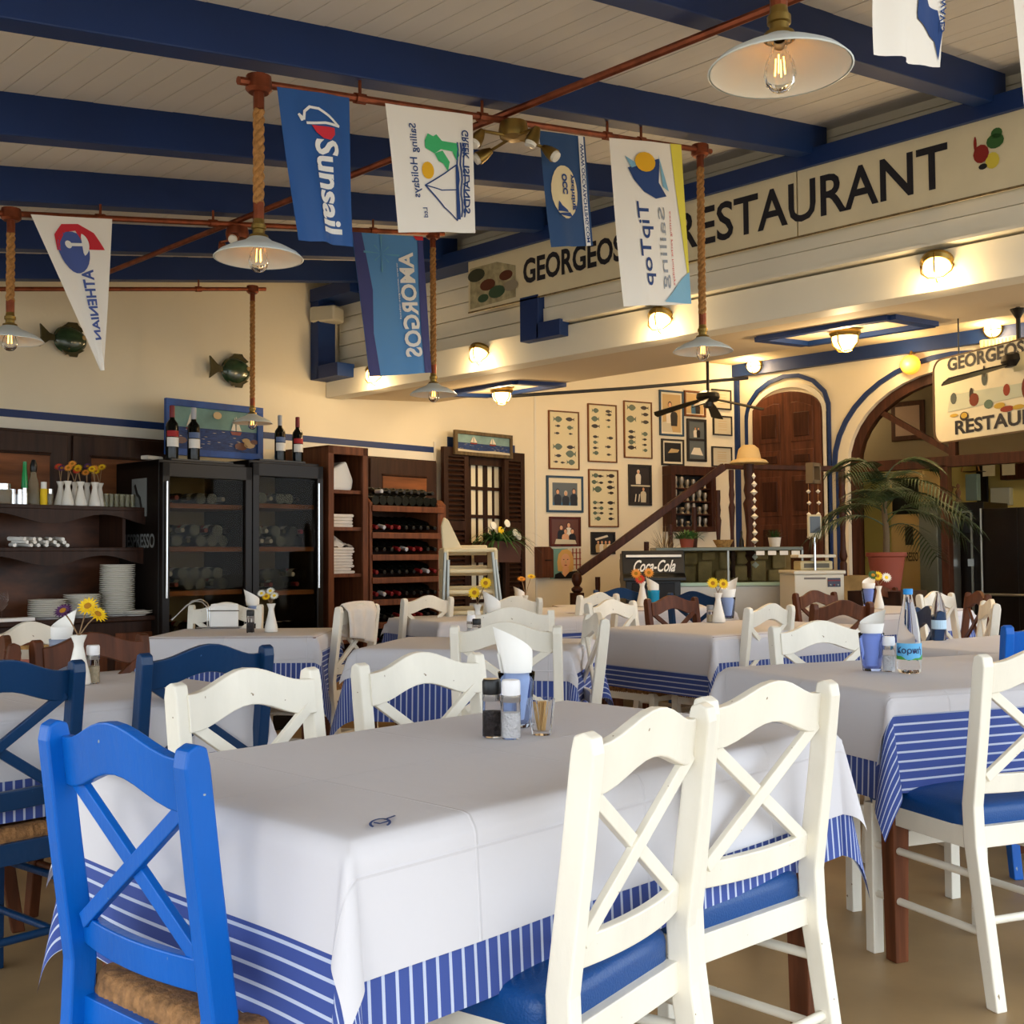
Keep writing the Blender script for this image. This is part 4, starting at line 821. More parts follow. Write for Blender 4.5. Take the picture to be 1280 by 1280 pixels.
t, F = ph(854.5, 489, 881, 521, 'small photo partly hidden by the left fan, in an orange wood frame', FRO, 'tan', .01, .02); fig(t, F, .4, .4, .8, 'blue'); fig(t, F, .65, .4, .8, 'dark', k=1)
t, F = ph(826, 549, 854, 582, 'dark landscape photo in a black and gold frame', FRK, 'black', .02, .018); MB().flat([(.2, .45), (.8, .5), (.9, .65), (.4, .7)], F).build('town_print', PIC['tan'], t)
t, F = ph(858, 524, 882, 577, 'black frame holding two stacked harbour photos', FRK, 'grey', 0, .025); fig(t, F, .4, .75, .6, 'white'); fig(t, F, .6, .75, .6, 'black', k=1)
MB().flat([(0, .48), (1, .48), (1, .54), (0, .54)], lambda a, b_: F(a, b_, 3)).build('divider', FRK, t); MB().flat([(.1, .12), (.9, .1), (.7, .3), (.3, .3)], F).build('boat_print', PIC['white'], t)
for (x0, y0, x1, y1, lab) in ((889, 487, 913, 512, 'certificate in a thin black frame, topmost of the three'), (890.5, 520, 914, 544.5, 'certificate in a thin black frame, middle of the three'), (889, 558.5, 914, 584, 'certificate in a thin black frame, lowest of the three')):
    t, F = ph(x0, y0, x1, y1, lab, FRK, 'pale', 0, .014)
    for k, y in enumerate((.75, .6, .5, .4, .25)): MB().flat([(.25, y), (.75, y), (.75, y+.025), (.25, y+.025)], F).build('text_line', PIC['tan'], t)
# display case with glasses on the photo wall
P, rz, wd, hg = wallpic(828, 584, 884, 665, 'p'); t = thing('wall_showcase', 'dark wooden wall showcase filled with small silver cups', 'cabinet', P, rz)
f = MB()
for a, c in (((-wd/2, 0), (wd/2, .05)), ((-wd/2, hg-.09), (wd/2, hg)), ((-wd/2, .05), (-wd/2+.06, hg-.09)), ((wd/2-.06, .05), (wd/2, hg-.09))): f.box((a[0], -.14, a[1]), (c[0], 0, c[1]))
f.build('case', STAIRW, t, bevel=.004); MB().box((-wd/2+.03, -.02, .03), (wd/2-.03, 0, hg-.03)).build('back', BLACK, t)
ORD6 = ('first', 'second', 'third', 'fourth', 'fifth', 'sixth')
rnd = random.Random(4); SIL = mat('old_silver', (150, 140, 126), .35, .6)
for k in range(4):
    z = .05+k*(hg-.14)/4; MB().box((-wd/2+.06, -.12, z-.012), (wd/2-.06, -.02, z)).build('shelf', STAIRW, t)
for k in range(4):
    z = .05+k*(hg-.14)/4
    for j in range(6):
        x = -wd/2+.1+j*(wd-.2)/5; hh = rnd.uniform(.05, .12); r_ = rnd.uniform(.02, .034)
        g = MB().lathe([(0, z), (r_, z), (r_*.5, z+hh*.3), (r_, z+hh*.7), (r_*.8, z+hh)], 8, c=(x, -.08, 0)).build('silver_cup', SIL, None, smooth=True, loc=P, rz=rz); tag(g, '%s tarnished cup from the left on the %s shelf of the showcase' % (ORD6[j], ORD6[k]), 'cup', 'silver cups in the wall showcase')
# wooden letter box
P, rz, wd, hg = wallpic(668, 683.5, 682, 722, 'b', 0); t = thing('letter_box', 'small brown wooden box with slanted top left of the portrait', 'box', P, rz)
MB().prism([(-wd/2, 0), (wd/2, 0), (wd/2, hg*.9), (wd*.2, hg), (-wd/2, hg)], lambda a, b_, q: Vector((a, q, b_)), -.1, 0).build('case', DOORW, t, bevel=.003); MB().box((-wd*.3, -.104, hg*.55), (wd*.3, -.1, hg*.58)).build('slot', BLACK, t)

# ================================================================== SHUTTERED WINDOW, PAINTING, FLOWER BOX
W2 = bpy.data.objects.new('window_2', None); C.objects.link(W2); struct(W2)
def wl_(x, y, off=0):
    p = wb(x, y, off); d = p-Vector((0, 6.963, 0)); return d.x*cos(BA)+d.y*sin(BA), p.z     # local coords on wall_left
W2.location = (0, 6.963, 0); W2.rotation_euler = (0, 0, BA)
x0, z1 = wl_(583, 577); x1, z0 = wl_(625, 745); zb = .75
for a in (x0, (x0+x1)/2, x1): MB().box((a-.022, -.035, zb), (a+.022, -.0, z1)).build('stile', DWOOD, W2, bevel=.003)
MB().box((x0-.04, -.08, z1-.03), (x1+.04, 0, z1+.10)).build('lintel', DWOOD, W2, bevel=.003)
for k in range(5): MB().box((x0, -.032, zb+k*(z1-zb)/5), (x1, -.01, zb+k*(z1-zb)/5+.03)).build('glazing_bar', DWOOD, W2)
for a in ((x0*3+x1)/4, (x0+x1*3)/4): MB().box((a-.008, -.03, zb), (a+.008, -.01, z1)).build('glazing_bar', DWOOD, W2)
MB().box((x0, -.015, zb), (x1, -.01, z1)).build('pane', mat('curtain_behind_glass', (244, 232, 200), .3), W2)
for k, (pa, pb) in enumerate(((551, 582), (627, 652))):
    a, _ = wl_(pa, 600, .08); c_, _ = wl_(pb, 600, .08); zt = z1+.1-k*.0
    sh = MB()
    for q0, q1 in ((a, a+.05), (c_-.05, c_)): sh.box((q0, -.12, zb-.1), (q1, -.08, zt))
    for zz in (zb-.1, (zb+zt)/2-.04, zt-.08): sh.box((a+.05, -.118, zz), (c_-.05, -.082, zz+.08))
    sh.box((a+.05, -.084, zb-.1), (c_-.05, -.08, zt)); s_ = sh.build('shutter', DWOOD, W2, bevel=.003); z = zb
    M_ = None
    while z < zt-.09:
        if not ((zb+zt)/2-.06 < z < (zb+zt)/2+.05): MB().add([(a+.05, -.085, z+.025), (c_-.05, -.085, z+.025), (c_-.05, -.115, z), (a+.05, -.115, z), (a+.05, -.085, z+.033), (c_-.05, -.085, z+.033), (c_-.05, -.115, z+.008), (a+.05, -.115, z+.008)], [(0, 1, 2, 3), (7, 6, 5, 4), (3, 2, 6, 7), (1, 0, 4, 5)]).build('louvre', DWOOD, s_)
        z += .042
q = MB().box((x0-.23, -.01, z1-.02), (x0-.15, .0, z1+.20)); q.box((x1+.13, -.01, z1-.02), (x1+.2, 0, z1+.18)).build('blue_border', NAVY, W2)
SEA = mat('sea_paint', (28, 58, 112), .6, var=.5, vs=30, stretch=(1, 1, 4)); SKYP = mat('sky_paint', (130, 160, 156), .7, var=.3, vs=8)
def boat_painting(P, rz, wd, hg, lab, fr, sky, boats, extra=None, bd=.03, tilt=0):
    t, F = framed('boat_painting', lab, P, rz, wd, hg, fr, sky, border=bd, dep=.03, tilt=tilt)
    MB().flat([(0, 0), (1, 0), (1, .52), (0, .52)], F).build('sea', SEA, t)
    for (x, y, s_) in boats:
        MB().flat([(x-.07*s_, y), (x+.07*s_, y), (x+.05*s_, y-.08*s_), (x-.05*s_, y-.08*s_)], lambda a, b_: F(a, b_, 4)).build('hull', PIC['red'], t)
        MB().flat([(x-.008*s_, y+.02), (x-.06*s_, y+.03), (x-.012*s_, y+.36*s_)], lambda a, b_: F(a, b_, 4)).build('sail', PIC['white'], t)
        MB().flat([(x+.005*s_, y+.02), (x+.065*s_, y+.03), (x, y+.38*s_)], lambda a, b_: F(a, b_, 4)).build('sail', PIC['white'], t)
    rnd = random.Random(len(lab))
    for k in range(26):
        x = rnd.random()*.94; y = rnd.uniform(.05, .48); MB().flat([(x, y), (x+.03, y+.004), (x+.05, y), (x+.03, y-.008)], lambda a, b_: F(a, b_, 3)).build('wave_print', PIC['pale'], t)
    return t, F
P, rz, wd, hg = wallpic(566.5, 541, 638, 571, 'b', .12)
t, F = boat_painting((P[0], P[1], P[2]), rz, wd, hg, 'framed relief painting of two sailing boats above the shuttered window', wood('grey_frame', (100, 84, 60), .6), SKYP, [(.3, .55, 1), (.66, .55, 1)])
MB().flat([(0, 0), (1, 0), (1, .12), (.7, .16), (.4, .1), (0, .15)], lambda a, b_: F(a, b_, 2)).build('shore', PIC['pale'], t)
P, rz, wd, hg = wallpic(205, 504, 326, 572, 'b', .25)
t, F = boat_painting(P, rz, wd, hg, 'large blue framed painting of boats and sun standing on the wine fridges', mat('painted_blue_frame', (22, 74, 150), .5, var=.3, vs=12), mat('green_sky_paint', (120, 156, 150), .7, var=.35, vs=5), [(.22, .52, .95), (.74, .5, 1)], bd=.045)
MB().flat(ell(.52, .86, .05, .09), lambda a, b_: F(a, b_, 2)).build('sun_print', PIC['tan'], t)
for k, (x, y, r_) in enumerate(((.80, .15, .08), (.9, .2, .07), (.96, .28, .05), (.86, .3, .05), (.1, .2, .07))): MB().flat(ell(x, y, r_, r_*1.2, 9), lambda a, b_: F(a, b_, 5)).build('village_print', PIC['tan' if k % 2 else 'brown'], t)
# flower box
def leaf_blades(n, seed, L0, L1, up_, spread, wdt=.012, droop=1.0, back=1):
    mb = MB(); rnd = random.Random(seed)
    for k in range(n):
        a = rnd.random()*2*PI; L = rnd.uniform(L0, L1); e = rnd.uniform(.3, 1)*up_; r0 = rnd.random()*spread*.3; pts = []
        for i in range(6):
            q = i/5; pts.append(Vector((cos(a)*(r0+L*q*cos(e)), sin(a)*(r0+L*q*cos(e))*(back if sin(a) > 0 else 1), L*q*sin(e)-droop*L*q*q*.9)))
        sd_ = Vector((-sin(a), cos(a), 0))*wdt/2; o = []
        for i, p in enumerate(pts): ww = (1-(i/5)**2)*1.0+.05; o += [p-sd_*ww, p+sd_*ww]
        mb.add(o, [(2*i, 2*i+1, 2*i+3, 2*i+2) for i in range(5)])
    return mb
P = wb(622, 703, .25); t = thing('flower_box', 'brown window box with grassy leaves and yellow flowers below the shutters', 'planter', tuple(P), BA)
MB().prism([(-.09, 0), (.09, 0), (.11, .18), (-.11, .18)], lambda a, b_, q: Vector((q, a, b_)), -.19, .19).build('box', mat('box_brown', (84, 52, 40), .7), t)
MB().box((-.17, -.09, .16), (.17, .09, .175)).build('soil', mat('soil', (50, 36, 26), .9), t)
o = leaf_blades(150, 3, .22, .44, 1.3, .4, .020, .8, .25).build('grass_leaves', GREEN, t, loc=(0, 0, .17)); o['kind'] = 'stuff'
for k, (x, z, m) in enumerate(((-.05, .27, YEL), (.03, .33, WPET), (.13, .25, WPET), (-.14, .31, WPET), (.17, .22, WPET))):
    MB().lathe([(0, 0), (.03, .0), (.035, .012), (.012, .018), (0, .018)], 10, c=(x, -.08, z), M=Matrix.Rotation(1.3, 3, 'X')).tube([(x, -.08, z), (x*.6, 0, .18)], .003, 5).build('blossom', m, t)
P = at(621, 745, d=9.2); t = thing('flower_pot', 'large pale plaster pot under the window box', 'pot', (P.x, P.y, .35), 0); MB().lathe([(0, 0), (.11, 0), (.16, .30), (.175, .32), (.175, .36), (.15, .36), (.13, .05), (0, .05)], 20).build('pot', mat('plaster_pot', (196, 178, 140), .8, bump=.3, bs=20), t, smooth=True)
MB().box((-.25, -.25, -.35), (.25, .25, 0)).build('stand', WALL, t)
# ceramic/wooden fish on the wall
def fish(x, y, wpx, lab, flip):
    P = wb(x, y, .04); L = (wb(x+wpx/2, y, .04)-wb(x-wpx/2, y, .04)).length/2
    t = thing('wall_fish', lab, 'fish decoration', tuple(P), BA)
    FW = mat('fish_varnish', (74, 66, 36), .22, var=.5, vs=14, coat=.5); FG = mat('fish_green', (44, 66, 42), .22, var=.5, vs=18, coat=.5)
    def body(u, v):
        a = u*2*PI; r_ = v; xx = .25+.68*cos(a)*r_ ; zz = .55*sin(a)*r_*(1-.10*cos(a)); return (xx*L*flip, -.045*math.sqrt(max(0, 1-r_*r_)), zz*L)
    MB().grid(body, 32, 8).build('body', FG, t, smooth=True, angle=180)
    tail = [(-.40, .10), (-.62, .16), (-.98, .48), (-.94, .0), (-.99, -.42), (-.62, -.14), (-.40, -.10)]
    MB().prism(tail, lambda a, b_, q: Vector((a*L*flip, q, b_*L)), -.02, .0).build('tail', FW, t, bevel=.004)
    top = [(-.42, .1), (-.2, .42), (.05, .60), (.12, .68), (.5, .70), (.55, .60), (.8, .42), (.6, .3), (.2, .45)]
    MB().prism(top, lambda a, b_, q: Vector((a*L*flip, q, b_*L)), -.018, .0).build('dorsal_fin', FW, t, bevel=.003)
    bot = [(-.42, -.1), (-.15, -.40), (.05, -.62), (.16, -.58), (.22, -.66), (.5, -.66), (.55, -.52), (.8, -.36), (.3, -.3)]
    MB().prism(bot, lambda a, b_, q: Vector((a*L*flip, q, b_*L)), -.018, .0).build('belly_fin', FW, t, bevel=.003)
    MB().lathe([(0, .012), (.012, .008), (.016, 0)], 12, c=(.72*L*flip, -.034, .12*L), M=Matrix.Rotation(PI/2, 3, 'X')).build('eye', mat('fish_eye', (190, 150, 90), .2), t, smooth=True)
fish(80, 424, 62, 'varnished flat fish on the wall behind the white pennant', 1)
fish(288, 463, 54, 'smaller green varnished fish on the wall left of the far pendant rope', 1)

# ================================================================== FRIDGES
def wpos(x, y, off): 
    p = wb(x, y, off); return p
def wloc(px, off):      # base point on floor on the plane parallel to the wall
    p = wb(px, 690, off); return p
FOFF = .62
def fridge(x0, x1, lab, withside):
    a = wloc(x0, FOFF); b_ = wloc(x1, FOFF); W_ = (b_-a).length; Ht = wb((x0+x1)/2, 577, FOFF).z
    t = thing('wine_fridge', lab, 'fridge', (a.x, a.y, 0), BA)
    mb = MB().box((0, .02, 0), (.03, .56, Ht)).box((W_-.03, .02, 0), (W_, .56, Ht)).box((0, .53, 0), (W_, .56, Ht)).box((0, .02, Ht-.05), (W_, .56, Ht)).box((0, .02, 0), (W_, .56, .12))
    mb.build('case', DARKFR, t, bevel=.004)
    d = MB()
    for q in ((.0, 0, .05, Ht-.02), (W_-.05, 0, W_, Ht-.02), (0, Ht-.11, W_, Ht-.02), (0, .02, W_, .12)): d.box((q[0], -.03, q[1]), (q[2], .015, q[3]))
    dr = d.build('door', DARKFR, t, bevel=.004)
    MB().box((.05, -.012, .12), (W_-.05, -.008, Ht-.11)).build('pane', mat('fridge_glass', (215, 205, 180), .0, trans=1, ior=1.12), dr)
    hx = .022 if withside else W_-.04
    MB().tube([(hx if withside else W_-.05, -.045, Ht-.14), (hx if withside else W_-.05, -.045, Ht-.86)], .008, 8).build('handle', CHROME, dr)
    zs = [wb((x0+x1)/2, y, FOFF-.2).z for y in (632, 684, 737, 790)]
    for z in zs: MB().box((.035, .03, z-.03), (W_-.035, .5, z)).build('shelf', PANELW, t)
    MB().box((.03, .50, .12), (W_-.03, .53, Ht-.05)).build('back_lining', mat('fridge_lining', (150, 132, 100), .5), t)
    MB().box((.1, .04, Ht), (W_-.1, .12, Ht+.012)).build('top_trim', BLACK, t)
    return t, a, W_, Ht, zs
def bottle_mb(s_=1., lying=False):
    prof = [(0, 0), (.036, 0), (.0375, .01), (.0375, .19), (.034, .21), (.016, .235), (.0145, .25)]
    mb = MB().lathe([(r*s_, z*s_) for r, z in prof], 16, 0).lathe([(r*s_, z*s_) for r, z in ((.0148, .245), (.0155, .25), (.0155, .315), (.012, .318), (0, .318))], 14, 1)
    def wrap(z0, z1, m): mb.add([(.0381*s_*cos(a), .0381*s_*sin(a), z*s_) for z in (z0, z1) for a in [(-PI*.95+i*PI*.9/8) for i in range(9)]], [(i, i+1, i+10, i+9) for i in range(8)], m)
    wrap(.07, .125, 2); wrap(.13, .165, 3); return mb
rb = bottle_mb(); rackb = {}
def bottle_group(foil, band, name='wine_bottle'): return bottle_mb().build(name, [BOTTLE, foil, LABEL, band], None, smooth=True)
t1, a1, W1, H1, zs1 = fridge(200, 312, 'left tall black glass-door wine fridge with coffee lettering on its side', True)
t2, a2, W2_, H2, zs2 = fridge(313, 401, 'right tall black glass-door wine fridge next to the napkin shelves', False)
letter(MB(), 'NESPRESSO', lambda a, b_: (-.004, .46-.40*a, 1.22+.09*b_)).build('lettering', mat('grey_print', (120, 124, 124), .5), t1)
e = MB().box((-.005, .16, 1.42), (-.001, .34, 1.66)).build('emblem', mat('grey_print', (1, 1, 1)), t1)
e2 = MB(); strip(e2, [(.30, 1.62), (.27, 1.56), (.24, 1.54), (.22, 1.48), (.20, 1.45)], .02, -.008, -.004); e2.build('emblem_stroke', BLACK, t1)
proto_b = bottle_group(FOILR, LRED); ordw = lambda k: ORD[k] if k < 16 else ('seventeenth', 'eighteenth', 'nineteenth', 'twentieth', 'twenty-first', 'twenty-second', 'twenty-third', 'twenty-fourth', 'twenty-fifth', 'twenty-sixth')[k-16]
ORD = ('first', 'second', 'third', 'fourth', 'fifth', 'sixth', 'seventh', 'eighth', 'ninth', 'tenth', 'eleventh', 'twelfth', 'thirteenth', 'fourteenth', 'fifteenth', 'sixteenth')
meshes = {'r': proto_b.data, 'w': None}
pw2 = bottle_group(FOILW, LBLU); meshes['w'] = pw2.data; pk = bottle_group(BLACK, LRED); meshes['k'] = pk.data
for o in (proto_b, pw2, pk): bpy.data.objects.remove(o)
def bottle(kind, M, lab, group=None, scale=1.):
    o = bpy.data.objects.new('wine_bottle', meshes[kind]); C.objects.link(o); o.matrix_world = M @ Matrix.Scale(scale, 4); tag(o, lab, 'wine bottle', group)
for x, y, kind, lab in ((215, 566, 'r', 'red-topped wine bottle standing before the left of the boat painting'), (242, 568, 'w', 'grey-topped wine bottle standing in front of the boat painting'), (350, 574, 'w', 'grey-topped wine bottle standing right of the boat painting'), (372, 577, 'r', 'red-topped wine bottle at the right end of the fridge top')):
    p = wb(x, y, .55 if x < 300 else .5); hz = (H1 if x < 300 else H2)+(.012 if x > 300 else .012)
    bottle(kind, Matrix.Translation((p.x, p.y, hz)) @ Matrix.Rotation(BA+R(2), 4, 'Z'), lab, None, 1.06 if x < 300 else 1.0)
rnd = random.Random(11)
for fr_, (a_, W_, zs) in (('left', (a1, W1, zs1)), ('right', (a2, W2_, zs2))):
    for k, z in enumerate(zs):
        n = 6
        for j in range(n):
            for lay in range(2 if k in (1, 2) else 1):
                x = .07+(W_-.14)*(j+.5*lay)/n+.02
                if x > W_-.07: continue
                M = Matrix.Translation((a_.x, a_.y, 0)) @ Matrix.Rotation(BA, 4, 'Z') @ Matrix.Translation((x, .12 if rnd.random() < .6 else .43, z+.04+lay*.068))
                back = rnd.random() < .5
                M = Matrix.Translation((a_.x, a_.y, 0)) @ Matrix.Rotation(BA, 4, 'Z') @ Matrix.Translation((x, .10 if back else .42, z+.040+lay*.068)) @ Matrix.Rotation(-PI/2 if back else PI/2, 4, 'X')
                bottle(rnd.choice('rwk'), M, '%s wine bottle from the left, %s layer, %s shelf inside the %s fridge' % (ORD[j], ('bottom', 'upper')[lay], ('top', 'second', 'third', 'lowest visible')[k], fr_), 'bottles inside the %s fridge' % fr_)
# small remote on the left fridge
p = wb(190, 568, .5); tag(MB().box((-.07, -.03, 0), (.07, .03, .025)).build('small_box', mat('grey_box', (190, 186, 176), .5), None, bevel=.006, loc=(p.x, p.y, H1), rz=BA+R(20)), 'small pale grey box lying on top of the left wine fridge', 'box')

# ================================================================== NAPKIN SHELVES
SOFF = .60
a = wloc(409, SOFF); b_ = wloc(459, SOFF); W_ = (b_-a).length; Ht = wb(430, 558, SOFF).z
t = thing('napkin_cabinet', 'narrow open brown cabinet with shelves of folded white napkins', 'cabinet', (a.x, a.y, 0), BA)
MB().box((0, 0, 0), (.02, .55, Ht)).box((W_-.02, 0, 0), (W_, .55, Ht)).box((0, .53, 0), (W_, .55, Ht)).box((0, 0, Ht-.02), (W_, .55, Ht)).box((0, 0, 0), (W_, .5, .1)).build('case', MWOOD, t, bevel=.003)
for q in ((0, 0, .05, Ht), (W_-.05, 0, W_, Ht), (0, Ht-.06, W_, Ht)): MB().box((q[0], -.015, q[1]), (q[2], .005, q[3])).build('face_frame', MWOOD, t, bevel=.004)
shz = []
for y in (613, 659, 717, 800):
    z = wb(430, y, SOFF-.05).z; shz.append(z); MB().box((.02, .01, z-.025), (W_-.02, .52, z)).build('shelf', MWOOD, t)
def folded_stack(loc, rz, wd, dp, n, lab, th=.018, seed=0):
    t = thing('napkin_stack', lab, 'napkins', loc, rz); rnd = random.Random(seed)
    for k in range(n):
        w2 = wd*rnd.uniform(.85, 1); x0 = rnd.uniform(-.01, .01)
        prof = [(-w2/2, 0), (w2/2-.01, 0), (w2/2, th*.3), (w2/2, th*.7), (w2/2-.01, th*.95), (-w2/2, th*.9)]
        MB().prism(prof, lambda a, b_, q: Vector((a+x0, q, b_+k*th)), -dp/2, dp/2).build('folded_napkin', CLOTHN, t, bevel=.003)
    return t
def onshelf(k, x, y=.2):
    M = Matrix.Translation((a.x, a.y, 0)) @ Matrix.Rotation(BA, 4, 'Z'); v = M @ Vector((x, y, shz[k])); return tuple(v)
p = onshelf(0, .19); t = thing('napkin_bag', 'white plastic bag of napkins on the top cabinet shelf', 'bag', p, BA)
MB().prism([(-.12, 0), (.1, 0), (.115, .08), (.05, .22), (-.12, .13)], lambda a_, b__, q: Vector((a_, q, b__)), -.12, .1).build('bag', NAPK, t, bevel=.02)
for k, n, lab, th in ((1, 4, 'neat stack of folded white napkins on the second cabinet shelf', .024), (2, 9, 'tall uneven stack of white napkins on the third cabinet shelf', .021), (3, 8, 'stack of folded white napkins on the lowest visible cabinet shelf', .024)): folded_stack(onshelf(k, .17), BA, .24, .28, n, lab, th, k)
t = thing('napkin_heap', 'crumpled white napkins thrown on top of the tall napkin stack', 'napkins', tuple(Vector(onshelf(2, .17))+Vector((0, 0, .19))), BA)
mb = MB().grid(lambda u, v: ((u-.5)*.26, (v-.5)*.26, .08*max(0, 1-((u-.5)**2+(v-.5)**2)*4)+.03*noise.noise(Vector((u*5, v*5, 2)))+.005), 20, 20); mb.build('cloth', CLOTHN, t, smooth=True)

# ================================================================== WINE RACK
ROFF = .52
a = wloc(462, ROFF); b_ = wloc(558, ROFF); W_ = (b_-a).length; zt = wb(510, 633, ROFF).z
t = thing('wine_rack', 'brown wooden wine rack filled with lying bottles', 'rack', (a.x, a.y, 0), BA)
for x in (0, W_-.09):
    MB().prism([(-.0, 0), (.40, 0), (.40, zt+.06), (.05, zt+.06), (0, zt+.02)], lambda p_, q_, r_: Vector((r_, p_, q_)), x, x+(.03 if x == 0 else .09)).build('side_panel', MWOOD, t, bevel=.006)
MB().box((0, .38, 0), (W_, .40, zt)).build('back', DWOOD, t)
rows = [zt]+[wb(510, y, ROFF).z for y in (666, 693, 721, 748, 776, 803, 830)]
for k, z in enumerate(rows):
    MB().box((.02, -.01, z-.045), (W_-.03, .015, z)).build('shelf_front', MWOOD, t, bevel=.004)
    MB().box((.02, .01, z-.03), (W_-.03, .38, z-.02)).build('shelf', MWOOD, t)
M0 = Matrix.Translation((a.x, a.y, 0)) @ Matrix.Rotation(BA, 4, 'Z')
for k, z in enumerate(rows):
    n = 9
    for j in range(n):
        x = .075+(W_-.19)*j/(n-1)
        if k == 0:
            for lay in (0, 1):
                if lay and j == n-1: continue
                M = M0 @ Matrix.Translation((x+.04*lay, .02 if lay == 0 else .31, z+.040+lay*.066)) @ Matrix.Rotation(-PI/2 if lay == 0 else PI/2, 4, 'X')
                bottle('k' if (j or lay == 0) else 'w', M, '%s dark bottle from the left in the %s layer on top of the wine rack' % (ORD[j], ('lower', 'upper')[lay]), 'bottles on top of the wine rack')
        else:
            M = M0 @ Matrix.Translation((x, .315, z+.10)) @ Matrix.Rotation(PI/2+.20, 4, 'X') @ Matrix.Rotation(rnd.uniform(-.6, .6), 4, 'Z')
            bottle('rkkrkwkrk'[(j*2+k*3) % 9], M, '%s bottle from the left on the %s shelf below the wine rack top' % (ORD[j], ORD[k-1]), 'bottles on the shelves of the wine rack')

# ================================================================== DRESSER WITH PLATES
DO = .42
a = wloc(-260, DO); b_ = wloc(190, DO); W_ = (b_-a).length; zc = wb(120, 772, DO+.1).z; z2 = wb(90, 684, DO).z; z3 = wb(90, 632, DO).z
t = thing('plate_dresser', 'dark burl wood dresser with open shelves for plates and vases', 'dresser', (a.x, a.y, 0), BA)
MB().box((0, -.10, 0), (W_+.03, .40, zc-.03)).build('base', DWOOD, t, bevel=.004)
MB().box((-.02, -.14, zc-.03), (W_+.06, .40, zc)).build('counter', DWOOD, t, bevel=.006)
MB().box((0, .30, zc), (W_, .32, z3)).build('back', BURL, t)
MB().prism([(.05, zc), (.40, zc), (.40, z3), (0, z3), (0, z2+.1), (.0, z2-.1), (.12, z2-.22), (.16, (zc+z2)/2-.05), (.10, zc+.05)], lambda p_, q_, r_: Vector((r_, p_, q_)), W_-.03, W_).build('side_panel', DWOOD, t, bevel=.004)
for z, d_ in ((z2, 0), (z3, -.02)):
    MB().box((0, d_, z-.025), (W_, .38, z)).build('shelf', DWOOD, t, bevel=.004)
    va = MB(); n = 60; vs = []
    for i in range(n+1):
        x = W_*i/n; c_ = .055+.03*cos(i/n*6*PI); vs += [(x, d_, z-.025), (x, d_, z-.025-c_), (x, d_+.018, z-.025-c_), (x, d_+.018, z-.025)]
    va.add(vs, [(i*4+k, i*4+(k+1) % 4, i*4+4+(k+1) % 4, i*4+4+k) for i in range(n) for k in range(4)]).build('valance', DWOOD, t)
for x in (W_-.20,): MB().box((x, .0, z2), (x+.02, .30, z3-.03)).build('divider', DWOOD, t)
for k in range(3): MB().box((W_-.9+k*.3, -.112, .3), (W_-.65+k*.3, -.098, zc-.1)).build('drawer_front', MWOOD, t, bevel=.006)
M0 = Matrix.Translation((a.x, a.y, 0)) @ Matrix.Rotation(BA, 4, 'Z')
def dloc(px, off): 
    p = wb(px, 690, off); return (p.x, p.y)
pm = MB().lathe([(0, .004), (.05, .004), (.055, 0), (.058, .0), (.06, .005), (.098, .016), (.1, .018), (.097, .020), (.06, .010), (0, .009)], 28)
pmesh = None
for px, n, lab, off, r_ in ((147, 26, 'the tall dresser plate stack', .40, 1.06), (103, 11, 'the middle low plate stack', .38, 1.08), (60, 9, 'the leftmost low plate stack', .40, 1.1), (170, 2, 'the flat pair before the tall stack', .48, 1.0)):
    x, y = dloc(px, off)
    for k in range(n):
        if pmesh is None: o = pm.build('plate', PORC, None, smooth=True); pmesh = o.data
        else: o = bpy.data.objects.new('plate', pmesh); C.objects.link(o)
        o.location = (x+random.uniform(-.002, .002), y, zc+k*.0118); o.scale = (r_, r_, 1); tag(o, '%s white plate from the bottom in %s' % (ordw(k), lab), 'plate', 'plates in '+lab)
for k in range(16):
    px = 18+k*4.4; x, y = dloc(px, .33); lay = .018*((k*5) % 3)
    mb = MB().tube([(-.02, -.07, 0), (.0, .07, .004)], [.011, .013], 8)
    o = mb.build('wrapped_cutlery', NAPK, None, smooth=True, loc=(x, y, z2+.012+lay), rz=BA+R(random.uniform(-8, 25))); tag(o, '%s white wrapped cutlery roll from the left on the middle dresser shelf' % ORD[k], 'cutlery', 'wrapped cutlery rolls on the dresser shelf')

